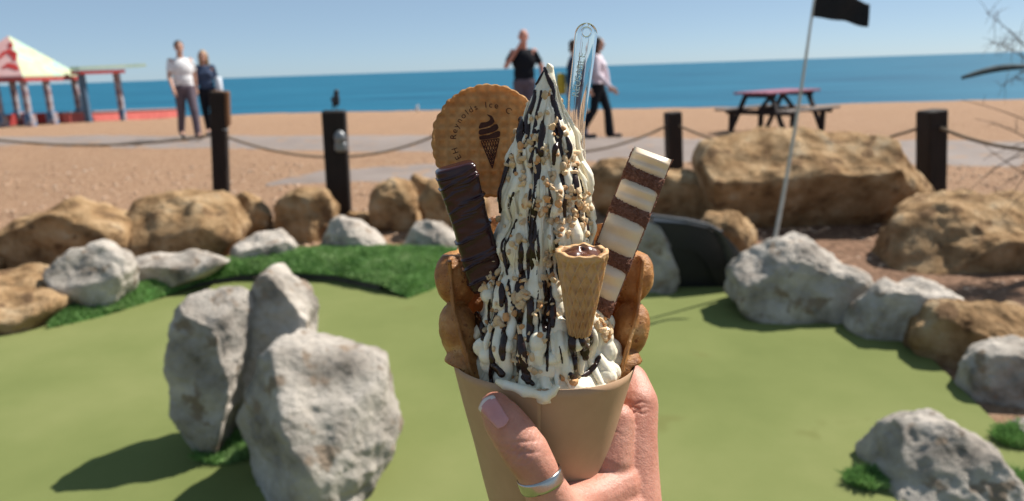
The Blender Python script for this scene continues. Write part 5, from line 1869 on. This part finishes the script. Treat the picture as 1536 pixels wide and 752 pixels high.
# ------------------------------------------------------------------ the hand
def build_hand():
    skin = pm('skin', [(.38, .150, .10), (.48, .215, .15), (.55, .275, .20)], 55, 6, .44, .45, .55, 480, .0010, sss=.16, objrand=0, sssr=(1, .35, .2), ssss=.005, speck=(190, .70, (.50, .22, .17)))
    mb = MB()
    def C(a, b):
        mb.add(*capsule(at(a[0], a[1], a[2]), a[3], at(b[0], b[1], b[2]), b[3], 18))
    def chain(l):
        for a, b in zip(l, l[1:]): C(a, b)
    # thumb: tip, pad, joint, ring place, base
    chain([(743, 612, .2840, .0070), (755, 630, .2825, .0088), (772, 654, .2810, .0097), (789, 678, .2795, .0100), (803, 701, .2790, .0092), (813, 724, .2795, .0090), (832, 762, .284, .0112), (868, 815, .293, .0165), (900, 900, .305, .021)])
    # index finger along the right side and behind the cone
    chain([(946, 752, .322, .0155), (950, 700, .330, .0128), (953, 650, .338, .0112), (955, 605, .347, .0112), (945, 573, .360, .0098), (918, 556, .377, .0088), (880, 566, .388, .0080), (850, 572, .392, .0070)])
    # middle, ring and little fingers lower down behind the cone
    chain([(955, 820, .335, .0165), (968, 772, .362, .0115), (945, 742, .385, .0105), (895, 735, .394, .0092), (850, 742, .394, .0075)])
    chain([(950, 900, .338, .0160), (962, 860, .365, .0112), (938, 838, .384, .0100), (890, 830, .390, .0088), (850, 836, .388, .0072)])
    chain([(940, 980, .338, .0145), (950, 945, .362, .0098), (928, 925, .376, .0088), (890, 918, .380, .0078), (858, 922, .378, .0064)])
    C((926, 630, .329, .0088), (914, 688, .322, .0115))
    # palm and web
    C((868, 805, .296, .0160), (930, 770, .316, .0165))
    C((842, 762, .290, .0100), (905, 742, .312, .0100))
    C((880, 752, .302, .0095), (925, 728, .318, .0120))
    C((935, 790, .320, .020), (915, 960, .312, .026))
    C((945, 850, .330, .022), (930, 1010, .325, .024))
    C((895, 860, .302, .022), (905, 1010, .306, .026))
    C((915, 980, .312, .028), (900, 1180, .300, .027))
    C((900, 1180, .300, .027), (890, 1420, .275, .031))
    me = remesh_data(mb, .0008, 8, .6)
    # fine creases over the thumb joint, and knuckle folds on the index finger
    import numpy as np
    arr = np.empty(len(me.vertices) * 3); me.vertices.foreach_get('co', arr); arr = arr.reshape(-1, 3)
    nrm = np.empty(len(me.vertices) * 3); me.vertices.foreach_get('normal', nrm); nrm = nrm.reshape(-1, 3)
    def near(c, w): return np.nonzero(((arr - np.array(c)) ** 2).sum(1) < w * w)[0].tolist()
    def crease(c, ax, across, n, gap, w, dep):
        for vi in near(c, w):
            vtx = me.vertices[vi]
            d = vtx.co - c
            t = d.dot(ax); s = d.dot(across)
            k = 0
            for i in range(n):
                o_ = (i - (n - 1) / 2) * gap + .0006 * math.sin(s * 900 + i * 2)
                k += math.exp(-((t - o_) / .00055) ** 2)
            vtx.co -= Vector(nrm[vi]) * dep * k * max(0, 1 - d.length / w)
    ja = at(788, 676, .270); ta = (at(755, 630, .272) - at(803, 701, .270)).normalized()
    crease(ja, ta, ta.cross(TOCAM).normalized(), 6, .0017, .0110, .0008)
    jb = at(950, 612, .335); tb = (at(953, 570, .345) - at(953, 650, .335)).normalized()
    crease(jb, tb, tb.cross(TOCAM).normalized(), 3, .0024, .012, .0008)
    jc = at(935, 655, .326)
    crease(at(915, 645, .326), (at(925, 600, .33) - at(905, 690, .32)).normalized(), Vector((1, 0, 0)), 1, .002, .012, .0009)
    bvh = BVHTree.FromPolygons([q.co.copy() for q in me.vertices], [tuple(p.vertices) for p in me.polygons])
    hand = finish('hand', me, skin, None, True, None)
    tagit(hand, 'hand holding the card cone with its thumb in front', 'hand')
    # thumb nail: a curved plate lying on the thumb
    nail = pm('nail', [(.48, .20, .19), (.54, .26, .245)], 90, 3, .22, .5, sss=.1, sssr=(1, .4, .3), ssss=.003)
    tip = pm('nail_tip', [(.62, .50, .44), (.68, .57, .51)], 90, 3, .25, .5)
    TLn, TRn, BRn, BLn = (719, 615), (741, 594), (763, 629), (746, 643)
    nu, nv = 18, 24
    grid = []
    for j in range(nv + 1):
        w = j / nv
        row = []
        for i in range(nu + 1):
            u = i / nu
            a = (TLn[0] + (TRn[0] - TLn[0]) * u, TLn[1] + (TRn[1] - TLn[1]) * u)
            b = (BLn[0] + (BRn[0] - BLn[0]) * u, BLn[1] + (BRn[1] - BLn[1]) * u)
            bulge = math.sin(PI * u)
            p = [a[0] + (b[0] - a[0]) * w, a[1] + (b[1] - a[1]) * w]
            ax = (b[0] - a[0], b[1] - a[1]); ln = math.hypot(*ax)
            k = (-5.0 * (1 - w) + 4.0 * w) * bulge
            p[0] += ax[0] / ln * k; p[1] += ax[1] / ln * k
            d = ray(*p).normalized()
            h, n, _, _ = bvh.ray_cast(CAM, d)
            row.append((h, n))
        grid.append(row)
    ok = [q for r_ in grid for q in r_ if q[0] is not None]
    v = []; f = []; mi = []
    last = ok[0]
    for j, r_ in enumerate(grid):
        for i, q in enumerate(r_):
            if q[0] is None: q = last
            last = q
            e = min(i, nu - i) / nu
            v.append(q[0] + q[1] * (.00045 * sstep(-.02, .12, e) + .0001))
    mb1 = MB(); mb1.v = v
    for j in range(nv):
        for i in range(nu):
            a = j * (nu + 1) + i
            mb1.f.append((a, a + 1, a + nu + 2, a + nu + 1)); mb1.mi.append(1 if j + .8 * math.sin(PI * (i + .5) / nu) * 1.6 - 1 < 1.8 else 0)
    o = mesh('thumb_nail', mb1, [nail, tip], hand, True)
    md = o.modifiers.new('thickness', 'SOLIDIFY'); md.thickness = .0005; md.offset = 0
    # ring round the thumb
    c = at(811, 719, .2793)
    axd = (at(800, 692, .2790) - at(820, 742, .2810)).normalized()
    axd = (axd - TOCAM * (axd.dot(TOCAM) * .75)).normalized()
    side = axd.cross(TOCAM).normalized(); out = side.cross(axd).normalized()
    # fit to the thumb by casting rays from the axis
    v = []; f = []
    na = 72
    for i in range(na):
        a = 2 * PI * i / na
        d = side * math.cos(a) + out * math.sin(a)
        R0 = .0093
        for (hh, dr) in ((-.0027, .0000), (-.0027, .0005), (-.0016, .0007), (.0016, .0007), (.0027, .0005), (.0027, .0000), (0, -.0003)):
            v.append(c + d * (R0 + dr) + axd * hh)
    for i in range(na):
        i2 = (i + 1) % na
        for k in range(7):
            k2 = (k + 1) % 7
            f.append((i * 7 + k, i2 * 7 + k, i2 * 7 + k2, i * 7 + k2))
    silver = pm('silver', [(.42, .40, .37), (.52, .49, .46)], 60, 3, .20, .5, .2, 300, .0004, metallic=1.0)
    o = mesh('ring', MB().add(v, f), silver, None, True)
    bm = bmesh.new(); bm.from_mesh(o.data); bmesh.ops.recalc_face_normals(bm, faces=bm.faces[:]); bm.to_mesh(o.data); bm.free()
    tagit(o, 'plain silver band ring worn on the thumb', 'ring')
build_hand()
